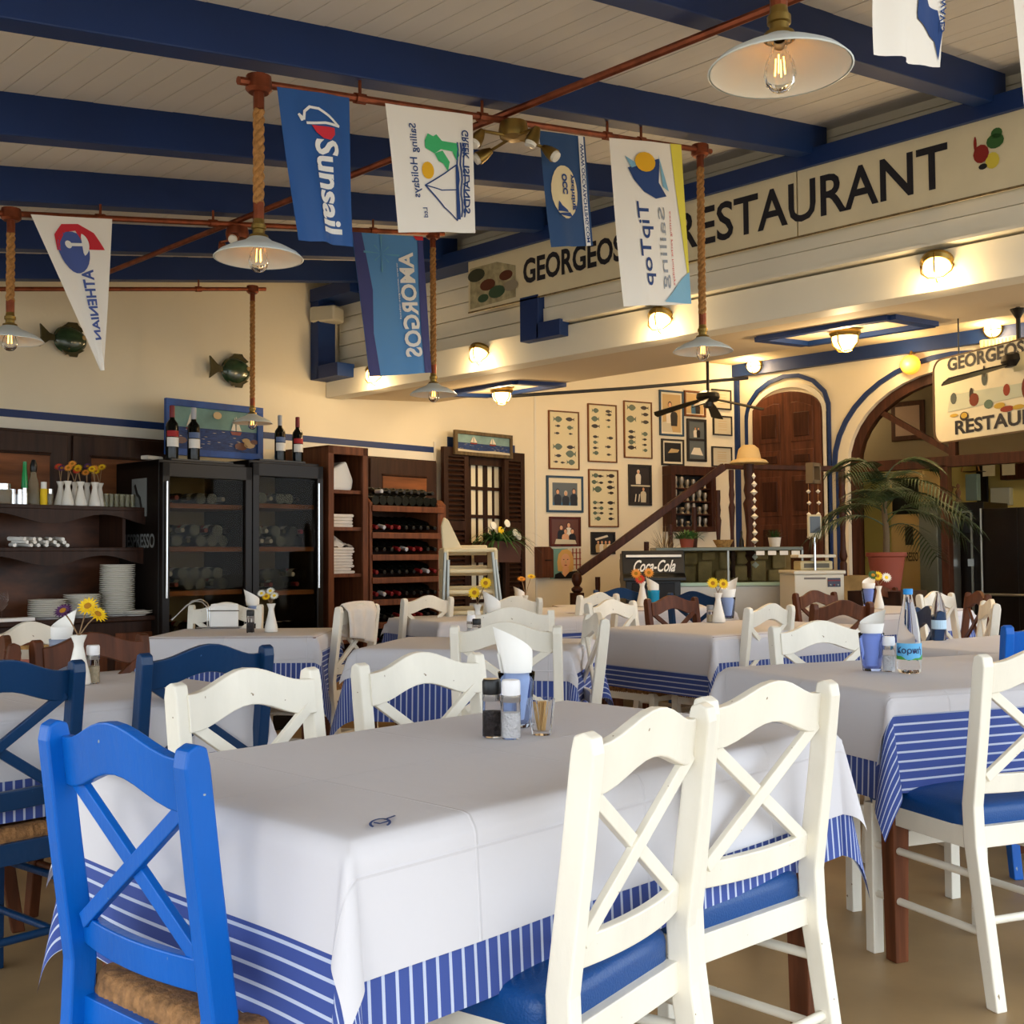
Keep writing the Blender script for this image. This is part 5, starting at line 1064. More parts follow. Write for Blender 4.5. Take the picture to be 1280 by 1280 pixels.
# ---------------- flowers, vases, glasses, shakers
def vase(loc, lab, h=.15, s_=1.0, group=None):
    t = thing('bud_vase', lab, 'vase', loc, 0, group)
    k = h/.15
    MB().lathe([(0, 0), (.030*s_, 0), (.033*s_, .006*k), (.030*s_, .03*k), (.019*s_, .08*k), (.0125*s_, .115*k), (.013*s_, .125*k), (.021*s_, .148*k), (.0215*s_, .15*k), (.019*s_, .149*k), (.010*s_, .12*k), (0, .115*k)], 24).build('body', PORC, t, smooth=True, angle=180); return t
def gerbera(base, tip, face, petal, lab, r_=.028, group=None):
    t = thing('gerbera_flower', lab, 'flower', base, 0, group); b0 = Vector(base); e = Vector(tip)-b0; mid = e*.5+Vector((0, 0, .006))
    MB().tube([(0, 0, 0), tuple(mid), tuple(e)], .0022, 6).build('stem', STEM, t, smooth=True)
    f = Vector(face).normalized(); M = f.to_track_quat('Z', 'Y').to_matrix(); mb = MB()
    for ring, rr, tl_ in ((0, r_, .15), (1, r_*.8, .35)):
        for k in range(15):
            a_ = 2*PI*(k+.5*ring)/15; d = Vector((cos(a_), sin(a_), 0)); sd_ = Vector((-sin(a_), cos(a_), 0)); z = .002*ring
            vs = [d*.2*r_+Vector((0, 0, z)), d*rr*.6+sd_*rr*.13+Vector((0, 0, z+tl_*rr*.4)), d*rr+Vector((0, 0, z+tl_*rr*.55)), d*rr*.6-sd_*rr*.13+Vector((0, 0, z+tl_*rr*.4))]
            mb.add([tuple(e+M@v) for v in vs], [(0, 1, 2, 3)])
    mb.build('petals', petal, t)
    MB().lathe([(0, .006), (.3*r_, .005), (.34*r_, 0)], 12, c=tuple(e), M=M).build('centre', FCEN if petal is not WPET else YEL, t, smooth=True); return t
def shaker(loc, lab, cap, fill, h=.125, s_=1.):
    t = thing('grinder', lab, 'shaker', loc, 0)
    g = MB().lathe([(0, .0), (.019*s_, 0), (.021*s_, .003), (.020*s_, .078*h/.125), (.017*s_, .082*h/.125)], 24).build('glass_body', mat('grinder_glass', (235, 235, 240), .05, trans=1, ior=1.15), t, smooth=True)
    MB().lathe([(0, .003), (.0175*s_, .003), (.0175*s_, .055*h/.125), (0, .058*h/.125)], 20).build('contents', fill, t, smooth=True)
    MB().lathe([(.0205*s_, .078*h/.125), (.021*s_, .079*h/.125), (.021*s_, .092*h/.125), (.0185*s_, .094*h/.125)], 24).build('collar', CHROME, t, smooth=True)
    MB().lathe([(.0195*s_, .092*h/.125), (.0205*s_, .096*h/.125), (.0205*s_, .120*h/.125), (.018*s_, h), (0, h)], 24).build('cap', cap, t, smooth=True, angle=50); return t
PEP = mat('peppercorns', (60, 52, 50), .8, var=.8, vs=120, bump=1, bs=160); SALT = mat('sea_salt', (244, 242, 238), .6, bump=1, bs=160); WCAP = mat('white_cap', (240, 238, 238), .35); SAND = mat('sand_salt', (200, 184, 150), .6, var=.3, vs=90)
def tumbler(loc, lab, m, h=.12, r0=.028, r1=.042, nap=None, nap_h=.1, lean=0, nf=24, face=0, napm=None, full=True):
    t = thing('tumbler', lab, 'glass', loc, 0); vs = []
    def rr(z, k): q = z/h; return r0+(r1-r0)*q**.8
    MB().lathe([(0, 0), (r0, 0)]+[(rr(h*i/6, 0), h*i/6) for i in range(1, 7)]+[(r1-.002, h)]+[(rr(h*i/6, 0)-.0025, h*i/6) for i in range(5, 0, -1)]+[(r0-.003, .008), (0, .008)], nf).build('glass', m, t, smooth=True, angle=25 if nf < 16 else 180)
    if nap:
        n = thing('napkin', nap, 'napkin', (loc[0], loc[1], loc[2]+.012), face)
        def nf_(u, v):      # cone wrapped with a slanted rim
            a_ = (u*1.06)*2*PI; top = h+nap_h*(.38+.62*max(0, cos(a_/2.12))**1.5)
            z = .004+v*(top-.012)
            lim = (r0+(r1-r0)*min(1, z/h)**.8)-.006
            R_ = lim-.003*(1-u)+(.10*(z-h+.02)*(1 if z > h-.02 else 0)); R_ *= (.72+.28*min(1, z/(h*.9)))
            x = R_*cos(a_)+(lean*.25+.10)*max(0, z-h); y = R_*sin(a_)
            return (x, y, z)
        MB().grid(nf_, 40, 12).build('folded_paper', napm or NAPK, n, smooth=True, angle=180)
    return t
TZ = TH+.0085
def tp(x, y, z=TZ): 
    p = at(x, y, z=z); return (p.x, p.y, z)
# front table
p = tp(615, 921); shaker(p, 'black-topped pepper grinder on the front table', BLACK, PEP, .125)
p = tp(639, 923); shaker(p, 'white-topped salt grinder next to the black pepper grinder', WCAP, SALT, .125)
p = tp(646, 908); tumbler(p, 'pale blue tumbler holding the tall white napkin on the front table', BGLASS, .125, .030, .043, 'tall slanted white paper napkin in the tumbler on the front table', .10, face=R(190)+CF)
p = tp(677, 918); t = tumbler(p, 'small ribbed clear glass full of toothpicks', mat('clear_tumbler', (250, 250, 250), .04, trans=1, ior=1.12), .078, .020, .030, nf=14)
rnd = random.Random(5)
for k in range(40):
    a_ = rnd.random()*2*PI; r_ = rnd.random()*.010; r2 = r_+rnd.random()*.012; o = MB().tube([(r_*cos(a_), r_*sin(a_), .009), (r2*cos(a_+.6), r2*sin(a_+.6), .071)], .0011, 4).build('toothpick', mat('toothpick_wood', (206, 168, 110), .7), None, loc=p); tag(o, 'wooden toothpick standing in the small ribbed glass', 'toothpick', 'toothpicks in the small glass')
# emblem printed on the paper cover
p = (1.045, 1.315, TH); o = MB(); 
F = lambda a_, b_: (p[0]+a_*cos(-PI/4)-b_*1.9*sin(-PI/4), p[1]+a_*sin(-PI/4)+b_*1.9*cos(-PI/4), TH+.0112)
pm_ = MB()
Mw = Matrix.Translation((1.635, 1.685, 0)) @ Matrix.Rotation(R(1.0), 4, 'Z'); Mi = Mw.inverted()
G = lambda a_, b_: tuple(Mi @ Vector(F(a_, b_)))
pm_.flat(arc(0, 0, .016, .012, -.6, 4.2, 16, 1), G).flat([(-.010, .0), (0, -.004), (.012, .004), (.010, .008), (0, 0), (-.010, .004)], G).flat([(.002, .012), (.016, .026), (.019, .023), (.005, .010)], G)
pm_.build('printed_mark', fnv, T1C)
# water bottle table
p = tp(1090, 838); tumbler(p, 'tall blue tumbler with a slanted napkin on the water bottle table', mat('deep_blue_glass', (186, 202, 250), .05, trans=1, ior=1.12), .125, .030, .042, 'slanted white napkin in the tall blue tumbler', .075, face=R(-20)+CF)
p = tp(1111.5, 839); shaker(p, 'white-topped salt grinder beside the water bottle', WCAP, SALT, .115)
p = tp(1137, 841); t = thing('water_bottle', 'clear plastic water bottle with blue cap and landscape label', 'bottle', p, 0)
MB().lathe([(0, .004), (.028, 0), (.036, .004), (.0385, .012), (.038, .04), (.0385, .05), (.0385, .095), (.038, .10), (.036, .125), (.028, .18), (.018, .225), (.0135, .25), (.0135, .262)], 32).build('bottle', mat('pet_plastic', (246, 250, 255), .05, trans=1, ior=1.14), t, smooth=True, angle=180)
MB().lathe([(.0145, .255), (.0155, .256), (.0155, .272), (.014, .274), (0, .274)], 20).build('cap', mat('blue_cap', (30, 140, 214), .4), t, smooth=True)
az = math.atan2(-p[1], -p[0])
def lab_(a0, a1, z0, z1, r_=.0392, n=20): return MB().grid(lambda u, v: (r_*cos(az+a0+(a1-a0)*u), r_*sin(az+a0+(a1-a0)*u), z0+(z1-z0)*v), n, 2)
lb = lab_(-1.9, 1.9, .045, .098).build('label', mat('label_blue', (96, 178, 226), .45), t, smooth=True)
mb = MB(); 
for k in range(24):
    u0, u1 = k/24, (k+1)/24; hh = lambda u: .052+.007*sin(u*9)+.003*sin(u*23)
    mb.add([(.0395*cos(az-1.9+3.8*u), .0395*sin(az-1.9+3.8*u), z) for u, z in ((u0, .045), (u1, .045), (u1, hh(u1)), (u0, hh(u0)))], [(0, 1, 2, 3)])
mb.build('hills_print', mat('label_green', (70, 150, 60), .5), t)
letter(MB(), 'Κορπή', lambda a_, b_: (.0399*cos(az-1.1+2.2*a_), .0399*sin(az-1.1+2.2*a_), .060+.027*b_), 0, .02).build('lettering', mat('label_ink', (24, 40, 90), .5), t)
# left table
p = tp(98, 856); vase(p, 'white bud vase with two yellow flowers on the left table', .155, 1.15)
T_ = Vector((p[0], p[1], TZ+.15))
gerbera(tuple(T_), tuple(at(110, 758, d=3.45)), (-.6, -.6, .6), YEL, 'large yellow gerbera in the white vase on the left table', .034)
gerbera(tuple(T_), tuple(at(122, 768, d=3.45)), (.1, -.6, .55), YEL, 'yellow gerbera leaning right in the vase on the left table', .034)
gerbera(tuple(T_), tuple(at(79, 764, d=3.5)), (-.5, -.4, .7), PUR, 'purple flower leaning left in the vase on the left table', .032)
p = tp(76, 840); tumbler(p, 'white and blue tumbler behind the vase on the left table', mat('milky_blue', (200, 214, 240), .2, trans=.5), .115, .030, .040, 'broad white napkin standing behind the yellow flowers', .10, face=R(5)+CF)
p = tp(116, 854); shaker(p, 'white-topped shaker with sand coloured salt on the left table', WCAP, SAND, .12)
# cutlery table
p = tp(339, 790); vase(p, 'white bud vase with daisies beside the chrome napkin rack', .15, 1.1); T_ = Vector((p[0], p[1], TZ+.145))
for k, (x, y) in enumerate(((327, 742), (338, 739), (343, 745), (333, 746))): gerbera(tuple(T_), tuple(at(x, y, d=5.9)), (-.6, -.5, .7), WPET if k < 3 else YEL, ('white daisy leaning left', 'small white daisy in the middle', 'white daisy leaning right', 'low yellow daisy')[k]+' in the vase beside the chrome rack', .026)
p = tp(316, 783); tumbler(p, 'pale blue tumbler with a white napkin beside the chrome rack', BGLASS, .12, .030, .042, 'pointed white napkin in the tumbler beside the chrome rack', .09, face=R(185)+CF)
p = tp(313, 791); shaker(p, 'dark pepper grinder beside the chrome napkin rack', BLACK, PEP, .12)
p = tp(268, 786); t = thing('napkin_rack', 'chrome wire napkin rack with a long curved handle', 'rack', p, CF+R(-3))
W = .0035; MB().tube([(-.10, 0, .006), (.14, 0, .006), (.14, .1, .006), (-.10, .1, .006), (-.10, 0, .006)], W, 8).build('base_wire', CHROME, t, smooth=True)
for y in (0, .1): MB().tube([(-.04, y, .006), (-.04, y, .10), (-.045, y, .125), (-.07, y, .15), (-.11, y, .155), (-.16, y, .13), (-.24, y, .05)] if y == 0 else [(-.04, y, .006), (-.04, y, .11), (.14, y, .11), (.14, y, .006)], W, 8).build('wire', CHROME, t, smooth=True)
MB().tube([(-.032, .012, .006), (-.032, .012, .11), (-.045, .012, .142), (-.08, .012, .165), (-.13, .012, .155), (-.25, .012, .05)], W, 8).build('wire', CHROME, t, smooth=True)
MB().tube([(-.035, 0, .10), (.14, 0, .10)], W, 8).build('wire', CHROME, t, smooth=True)
t = thing('paper_napkins', 'pile of pale paper napkins in the chrome rack', 'napkins', (p[0], p[1], TZ+.01), CF+R(-3))
for k in range(6): MB().box((-.03, .012+k*.014, 0), (.13-.005*k, .022+k*.014, .115+.012*sin(k*2))).build('napkin', NAPK, t, bevel=.004)
# middle table, turquoise glass
TUR = mat('turquoise_glass', (20, 160, 210), .2, trans=.3)
p = tp(617, 794); tumbler(p, 'turquoise tumbler with napkin behind the tall white napkin', TUR, .11, .030, .042, 'curled white napkin in the turquoise tumbler', .11, face=R(180)+CF)
p = tp(597, 789); vase(p, 'bud vase with two yellow flowers behind the turquoise tumbler', .14, 1.1); T_ = Vector((p[0], p[1], TZ+.14))
gerbera(tuple(T_), tuple(at(607, 729, d=5.3)), (-.6, -.6, .4), YEL, 'upper yellow gerbera near the wine rack', .033); gerbera(tuple(T_), tuple(at(593, 741, d=5.25)), (-.7, -.5, .3), YEL, 'lower yellow gerbera near the wine rack', .033)
p = tp(589, 799); shaker(p, 'white-topped shaker left of the turquoise tumbler', WCAP, SALT, .115); p = tp(596, 802); shaker(p, 'black-topped shaker left of the turquoise tumbler', BLACK, PEP, .105)
# table under the portrait
p = tp(650, 763); tumbler(p, 'small tumbler holding a napkin below the window box', PORC, .09, .03, .04, 'white napkin on the table below the window box', .08, face=R(180)+CF)
p = tp(657, 766); vase(p, 'tiny bud vase with orange flowers below the window box', .12, 1.0); T_ = Vector((p[0], p[1], TZ+.12))
for x, y, m, l in ((664, 721, YEL, 'yellow flower below the window box'), (652, 724, ORG, 'orange flower below the window box')): gerbera(tuple(T_), tuple(at(x, y, d=8.0)), (-.3, -.4, .8), m, l, .035)
# red flower table
p = tp(803, 758); vase(p, 'bud vase with red and orange flowers under the black drinks cooler', .19, 1.4); T_ = Vector((p[0], p[1], TZ+.19))
for x, y, m, l in ((800, 724, RED, 'red gerbera in front of the black drinks cooler'), (795, 717, ORG, 'orange gerbera left of the red one'), (811, 716, ORG, 'orange gerbera right of the red one')): gerbera(tuple(T_), tuple(at(x, y, d=8.3)), (-.6, -.6, .3), m, l, .042)
p = tp(817, 757); tumbler(p, 'turquoise cup behind the red flower', TUR, .12, .042, .048, 'tilted napkin in the turquoise cup behind the red flower', .10, face=R(160)+CF)
# centre table
p = tp(898, 778); vase(p, 'white bud vase with two yellow flowers on the centre table', .17, 1.25); T_ = Vector((p[0], p[1], TZ+.17))
gerbera(tuple(T_), tuple(at(891, 729, d=6.2)), (-.6, -.6, .25), YEL, 'yellow gerbera with dark centre, left one on the centre table', .036); gerbera(tuple(T_), tuple(at(904, 730, d=6.2)), (-.5, -.7, .25), YEL, 'yellow gerbera with dark centre, right one on the centre table', .034)
p = tp(910, 773); tumbler(p, 'pale blue tumbler behind the vase on the centre table', BGLASS, .13, .034, .048, 'tall napkin behind the vase on the centre table', .12, face=R(-20)+CF)
p = tp(888, 778); shaker(p, 'small clear shaker beside the vase on the centre table', mat('grey_cap', (150, 150, 150), .4), SAND, .10)
# far right table
p = tp(1086, 760); tumbler(p, 'blue tumbler on the table before the palm', mat('deep_blue_glass', (1, 1, 1)), .14, .034, .048, 'slanted napkin in the blue tumbler before the palm', .09, face=R(0)+CF)
p = tp(1099, 761); vase(p, 'bud vase with yellow and white flowers before the palm', .16, 1.1); T_ = Vector((p[0], p[1], TZ+.16))
for x, y, m, l in ((1097, 720, YEL, 'yellow gerbera before the palm pot'), (1108, 722, WPET, 'white gerbera before the palm pot'), (1091, 719, GREEN, 'green leaf sprig before the palm pot')): gerbera(tuple(T_), tuple(at(x, y, d=7.1)), (-.6, -.6, .3), m, l, .035)
p = tp(1171, 805, TZ); t = thing('water_bottle', 'small clear water bottle behind the dark blue chair', 'bottle', tp(1174, 800), 0); MB().lathe([(0, 0), (.03, 0), (.032, .01), (.032, .12), (.026, .16), (.012, .2), (.012, .215), (0, .215)], 18).build('bottle', mat('pet_plastic', (1, 1, 1)), t, smooth=True); MB().lathe([(.0325, .05), (.0325, .09)], 18).build('label', mat('label_pale', (190, 220, 240), .5), t)
# dresser top: vases with flowers, shot glasses, jars
VL = ['leftmost', 'second from left', 'third from left', 'fourth from left', 'third from right', 'second from right', 'rightmost']
for k, px in enumerate((75, 84, 93, 100, 108, 118, 124)):
    x, y = dloc(px, .36 if k % 2 else .30); vase((x, y, z3), 'white bud vase on the dresser top, '+VL[k], .15, 1.15)
    for q in (0, 1):
        m = (PUR, ORG, YEL, RED, ORG, YEL, YEL)[(k+q*3) % 7]; tpp = (x+random.uniform(.0, .04)*(1 if q else -1), y+random.uniform(-.04, .04), z3+.24+random.uniform(-.03, .02))
        gerbera((x, y, z3+.145), tpp, (-.5, -.6, .6), m, 'dried %s gerbera leaning %s in the %s vase on the dresser' % (('purple', 'orange', 'yellow', 'red', 'orange', 'yellow', 'yellow')[(k+q*3) % 7], ('left', 'right')[q], VL[k]), .028)
for k in range(11):
    x, y = dloc(132+k*3.3, .33-(k % 2)*.06); o = MB().lathe([(0, 0), (.014, 0), (.017, .085), (.0155, .085), (.013, .006), (0, .006)], 12).build('shot_glass', mat('shot_glass', (230, 226, 200), .08, trans=.85, ior=1.2), None, smooth=True, loc=(x, y, z3)); tag(o, '%s narrow glass from the left in the row right of the white vases' % ORD[k], 'glass', 'row of narrow glasses on the dresser')
for px, h_, r_, m, lab in ((3, .12, .05, mat('shot_glass', (1, 1, 1)), 'round glass bowl at the left edge of the dresser top'), (15, .09, .02, CHROME, 'small steel shaker, leftmost on the dresser top'), (24, .09, .02, CHROME, 'small steel shaker beside the leftmost one on the dresser'), (54, .14, .02, YEL, 'yellow and white lotion bottle on the dresser top'), (62, .10, .018, mat('shot_glass', (1, 1, 1)), 'clear narrow jar beside the yellow bottle'), (30, .10, .02, CHROME, 'third small steel shaker on the dresser top')):
    x, y = dloc(px, .33); t = thing('jar', lab, 'jar', (x, y, z3)); MB().lathe([(0, 0), (r_, 0), (r_*1.02, h_*.1), (r_, h_*.7), (r_*.8, h_*.72)], 16).build('body', m, t, smooth=True); MB().lathe([(r_*.85, h_*.7), (r_*.85, h_), (0, h_*1.02)], 16).build('lid', PORC if m is YEL else CHROME, t, smooth=True)
x, y = dloc(41, .30); t = thing('spray_bottle', 'clear spray bottle with green and black top on the dresser', 'bottle', (x, y, z3)); MB().lathe([(0, 0), (.036, 0), (.038, .02), (.03, .14), (.018, .17), (.015, .2)], 16).build('body', mat('shot_glass', (1, 1, 1)), t, smooth=True); MB().lathe([(.017, .2), (.02, .21), (.02, .24), (.012, .27), (0, .275)], 12).build('pump', BLACK, t, smooth=True)
x, y = dloc(30, .28); tag(MB().lathe([(0, 0), (.015, 0), (.02, .05), (.02, .12), (.012, .22), (.012, .26), (0, .26)], 12).build('small_bottle', mat('green_glass', (30, 150, 80), .1), None, smooth=True, loc=(x, y, z3)), 'small green-topped bottle behind the shakers on the dresser', 'bottle')
x, y = dloc(3, .45); t = thing('wine_glass', 'clear wine glass at the left end of the dresser counter', 'glass', (x, y, zc)); MB().lathe([(0, 0), (.03, 0), (.004, .006), (.004, .06), (.03, .09), (.036, .13), (.03, .17)], 18).build('glass', GLASS, t, smooth=True)
x, y = dloc(18, .48); tag(MB().box((-.10, -.05, 0), (.10, .05, .018)).build('note_pad', NAPK, None, loc=(x, y, zc), rz=BA), 'white paper pad lying on the dresser counter', 'paper')

# ================================================================== STAIRS AND ARCHED DOOR
def doorleaf():
    t = bpy.data.objects.new('door_1', None); C.objects.link(t); struct(t); t.location = (10.0, DC, .95); t.rotation_euler = (0, 0, 0)
    def top(y): u = abs(y)/DHW; return (DSP-.95)+(DCR-DSP)*math.sqrt(max(0, 1-u*u*.92))
    for s_, nm in ((-1, 'right'), (1, 'left')):
        n = 8; poly = [(0, 0), (s_*DHW, 0)]+[(s_*DHW*(1-i/n), top(DHW*(1-i/n))) for i in range(n+1)]
        lf = MB().prism(poly if s_ > 0 else poly[::-1], lambda a_, b_, q: Vector((q, a_, b_)), -.05, 0).build('leaf', DOORW, t, bevel=.004)
        for z0, z1, ar in ((.15, .50, 0), (.58, .98, 0), (1.06, 1.24, 0), (1.32, 1.66, .06)):
            y0, y1 = s_*.06, s_*.31; pp = [(y0, z0), (y1, z0), (y1, z1)]+([(y0*.7+y1*.3, z1+ar)] if ar else [])+[(y0, z1+ar*.9)]
            if s_ < 0: pp = pp[::-1]
            MB().prism(pp, lambda a_, b_, q: Vector((q, a_, b_)), -.058, -.045).build('panel', DOORW, lf, bevel=.01)
            pi_ = [(y0+s_*.04, z0+.05), (y1-s_*.04, z0+.05), (y1-s_*.04, z1-.05), (y0+s_*.04, z1-.05)]
            if s_ < 0: pi_ = pi_[::-1]
            MB().prism(pi_, lambda a_, b_, q: Vector((q, a_, b_)), -.07, -.055).build('raised_field', STAIRW, lf, bevel=.006)
    fr = MB(); strip(fr, [(-DHW-.05, 0)]+[(DHW*1.1*sin(a_), (DSP-.95)-.02+(DCR-DSP+.09)*cos(a_)) for a_ in [(-1+.125*i)*PI/2 for i in range(17)]]+[(DHW+.05, 0)], .05, -.03, .0); fr.build('reveal', WALLW, t)
doorleaf()
e1 = at(905, 583, z=1.97); e3 = at(1056, 586.5, z=1.93)
b0 = at(724, 716, d=10.2)
st = thing('staircase', 'wooden staircase with turned balusters and dark handrail', 'stairs', (b0.x, b0.y, 0), 0); SB = Vector((b0.x, b0.y, 0))
def LL(p): return tuple(Vector(p)-SB)
MB().bar(LL(b0), LL(e1), .06, .07).build('handrail', STAIRW, st, bevel=.008)
MB().bar(LL(e1), LL(e3), .06, .05).build('handrail', STAIRW, st, bevel=.008)
BALU = [(0, 0), (.025, 0), (.025, .10), (.018, .12), (.03, .16), (.02, .22), (.016, .35), (.024, .5), (.03, .56), (.018, .60), (.026, .66), (.02, .72), (.024, .78), (.024, .86)]
def balus(p, h_, s_=1, nm='baluster', par=st): MB().lathe([(r_*s_, z*h_/.86) for r_, z in BALU], 12, c=LL(p)).build(nm, STAIRW, par, smooth=True)
n = MB().box((-.045, -.045, 0), (.045, .045, .82)).lathe([(.03, .82), (.05, .84), (.05, .86), (.026, .88), (.045, .92), (.048, .95), (.036, .99), (0, 1.01)], 16).build('newel_post', STAIRW, st, smooth=True, angle=40)
n.location = LL((at(721, 716, d=10.15).x, at(721, 716, d=10.15).y, 0))
rn = (e1-b0); hd = Vector((rn.x, rn.y, 0)); L_ = hd.length; hd.normalize(); sdv = Vector((-hd.y, hd.x, 0))
if sdv.y < 0: sdv = -sdv
N = 6; STP = mat('stone_step', (196, 176, 136), .8, var=.2, vs=6)
for k in range(N):
    q = b0+hd*(L_*k/N+.08); q.z = 0; z = .95*(k+1)/N
    c0 = LL(q); mb = MB(); wdx = L_/N+.03
    P4 = [Vector((c0[0], c0[1], 0)), Vector((c0[0], c0[1], 0))+hd*wdx, Vector((c0[0], c0[1], 0))+hd*wdx+sdv*.75, Vector((c0[0], c0[1], 0))+sdv*.75]
    mb.add([(p_.x, p_.y, 0) for p_ in P4]+[(p_.x, p_.y, z) for p_ in P4], [(3, 2, 1, 0), (4, 5, 6, 7), (0, 1, 5, 4), (1, 2, 6, 5), (2, 3, 7, 6), (3, 0, 4, 7)]); mb.build('step', STP, st)
    bp = q+hd*.1+sdv*.03; balus((bp.x, bp.y, z), .80)
ld = MB(); P4 = [e1+Vector((0, 0, 0)), e3+(e3-e1)*.3, Vector((9.97, 4.9+.6, 0)), Vector((9.97, 6.5, 0)), Vector((9.3, 6.65, 0))]
P4 = [Vector((p_.x, p_.y, 0)) for p_ in P4]; nn_ = len(P4)
ld.add([LL((p_.x, p_.y, 0)) for p_ in P4]+[LL((p_.x, p_.y, .95)) for p_ in P4], [tuple(reversed(range(nn_))), tuple(range(nn_, 2*nn_))]+[(i, (i+1) % nn_, (i+1) % nn_+nn_, i+nn_) for i in range(nn_)]); ld.build('landing', STONE, st)
for px in (914, ): p_ = at(px, 583, z=1.93); balus((p_.x, p_.y, .95), .95)
for px in (1053, 1058): pass
p_ = at(1052, 586, z=1.93); balus((p_.x, p_.y, .95), .95, 1.3)
p_ = at(936, 583, z=1.93); balus((p_.x, p_.y, .95), 1.0, 1.9, 'landing_post')
# straw hat on the post
t = thing('straw_hat', 'pale cloth hat resting on the landing post', 'hat', (p_.x, p_.y, 1.965)); MB().lathe([(.17, -.01), (.15, .015), (.105, .03), (.10, .06), (.085, .12), (.05, .15), (0, .155)], 24).build('crown_and_brim', mat('hat_cloth', (206, 178, 126), .8), t, smooth=True, solid=.006)
# garland of shells
t = thing('shell_garland', 'string of white shells hanging from the handrail beside the scale', 'decoration', tuple(at(1016, 586, z=1.9)))
for dx in (-.03, .03):
    MB().tube([(dx, -dx, -.1), (dx, -dx, -.62)], .002, 4).build('string', ROPE, t)
    for k in range(5): MB().lathe([(0, -.02), (.022, 0), (0, .02)], 8, c=(dx+.01*(k % 2), -dx, -.2-k*.1)).build('shell', PORC, t, smooth=True)
MB().box((-.06, -.04, -.13), (.06, .03, -.10)).box((-.06, -.04, .02), (.06, .03, .05)).box((-.07, -.04, -.13), (-.05, .03, .05)).box((.05, -.04, -.13), (.07, .03, .05)).build('shell_frame', mat('drift_wood', (110, 96, 76), .8), t)
t = thing('shell_garland', 'pale shell string hanging beside the landing post', 'decoration', tuple(at(942, 588, z=1.88)))
for k in range(12): MB().lathe([(0, -.03), (.018+.008*(k % 3), 0), (0, .03)], 8, c=(.006*(k % 2), 0, -.05-k*.07)).build('shell', PORC, t, smooth=True)

# ================================================================== COUNTER, COOLER, SCALE
def cfb(px, py, d): p = at(px, py, d=d); return p
z_t = 1.215; c = cfb(912, 684, 9.6); wd = 184*9.6/FPX
t = thing('display_counter', 'glass display counter with steel front and stone base', 'counter', (c.x, c.y, 0), CF)
zg0 = at(912, 728, d=9.6).z
MB().box((-wd/2, 0, z_t-.03), (wd/2, .45, z_t)).build('top_slab', mat('counter_top', (96, 104, 92), .25), t, bevel=.004)
MB().box((-wd/2, -.02, zg0-.03), (wd/2, .55, zg0)).build('lower_ledge', mat('green_glass_ledge', (176, 206, 190), .15), t, bevel=.004)
MB().box((-wd/2, 0, .12), (wd/2, .55, zg0-.03)).build('steel_front', mat('counter_steel', (190, 186, 176), .4, .5, var=.1, vs=3), t, bevel=.004)
MB().box((-wd/2+.02, .03, 0), (wd/2-.02, .5, .12)).build('plinth', BLACK, t)
MB().box((-wd/2+.01, .005, zg0), (wd/2-.01, .009, z_t-.03)).build('front_glass', THIN, t)
for x in (-wd/2, -.02, wd/2-.015): MB().box((x, .0, zg0), (x+.015, .015, z_t-.03)).build('glass_clamp', STEEL, t)
MB().box((-wd/2+.01, .40, zg0), (wd/2-.01, .44, z_t-.03)).build('back_panel', STONE, t)
for k in range(7): 
    x = -wd/2+.1+k*.155; hh = .10+.04*(k % 3); MB().box((x, .36-.02*(k % 2), zg0+.0), (x+.13, .40, zg0+hh)).build('stone', mat('cut_stone', (168, 140, 92), .9, var=.4, vs=6), t, bevel=.012)
    MB().box((x+.04, .37, zg0+hh+.01), (x+.16, .40, z_t-.04)).build('stone', mat('cut_stone', (1, 1, 1)), t, bevel=.012)
for k in range(4): MB().box((wd/2-.40+k*.1, -.004, z_t-.07), (wd/2-.33+k*.1, 0, z_t-.035)).build('socket_plate', PORC, t)
c = cfb(817, 690, 9.5); t = thing('drinks_cooler', 'black drinks cooler with white script lettering on a flared sign', 'fridge', (c.x, c.y, 0), CF)
wd = 78*9.5/FPX; zt_ = 1.19; z1 = at(817, 717, d=9.5).z
MB().box((-wd/2+.03, .05, .02), (wd/2-.03, .55, zt_-.02)).build('body', BLACK, t, bevel=.01)
MB().prism([(.04, zt_), (.1, zt_), (.1, z1-.06), (-.06, z1-.06), (-.06, z1-.03), (.0, z1)], lambda a_, b_, q: Vector((q, a_, b_)), -wd/2, wd/2).build('sign_box', BLACK, t, bevel=.006)
MB().box((-wd/2+.03, -.004, zt_-.055), (wd/2-.03, .03, zt_-.035)).build('light_bar', PORC, t)
letter(MB(), 'Coca-Cola', lambda a_, b_: (-wd/2+.09+(wd-.17)*a_, -.012-.0*b_, z1+.015+.10*b_), 0, .02, .5).build('lettering', PORC, t)
MB().box((-wd/2+.08, .04, .3), (wd/2-.08, .052, z1-.08)).build('door', DARKFR, t, bevel=.004)
c = cfb(1024, 716, 8.9); zt_ = at(1024, 713, d=8.9).z; wd = 62*8.9/FPX; t = thing('chest_freezer', 'white freezer box with small control panel under the scale', 'freezer', (c.x, c.y, 0), CF)
WFR = mat('freezer_white', (216, 206, 184), .4); MB().box((-wd/2, 0, 0), (wd/2, .5, zt_-.03)).build('body', WFR, t, bevel=.008); MB().box((-wd/2-.01, -.02, zt_-.03), (wd/2+.01, .5, zt_)).build('lid', WFR, t, bevel=.008)
MB().box((wd/2-.13, -.006, zt_-.13), (wd/2-.03, 0, zt_-.06)).build('control_panel', mat('panel_dark', (60, 60, 76), .4), t); MB().box((wd/2-.13, -.009, zt_-.085), (wd/2-.03, -.005, zt_-.075)).build('panel_stripe', FOILR, t)
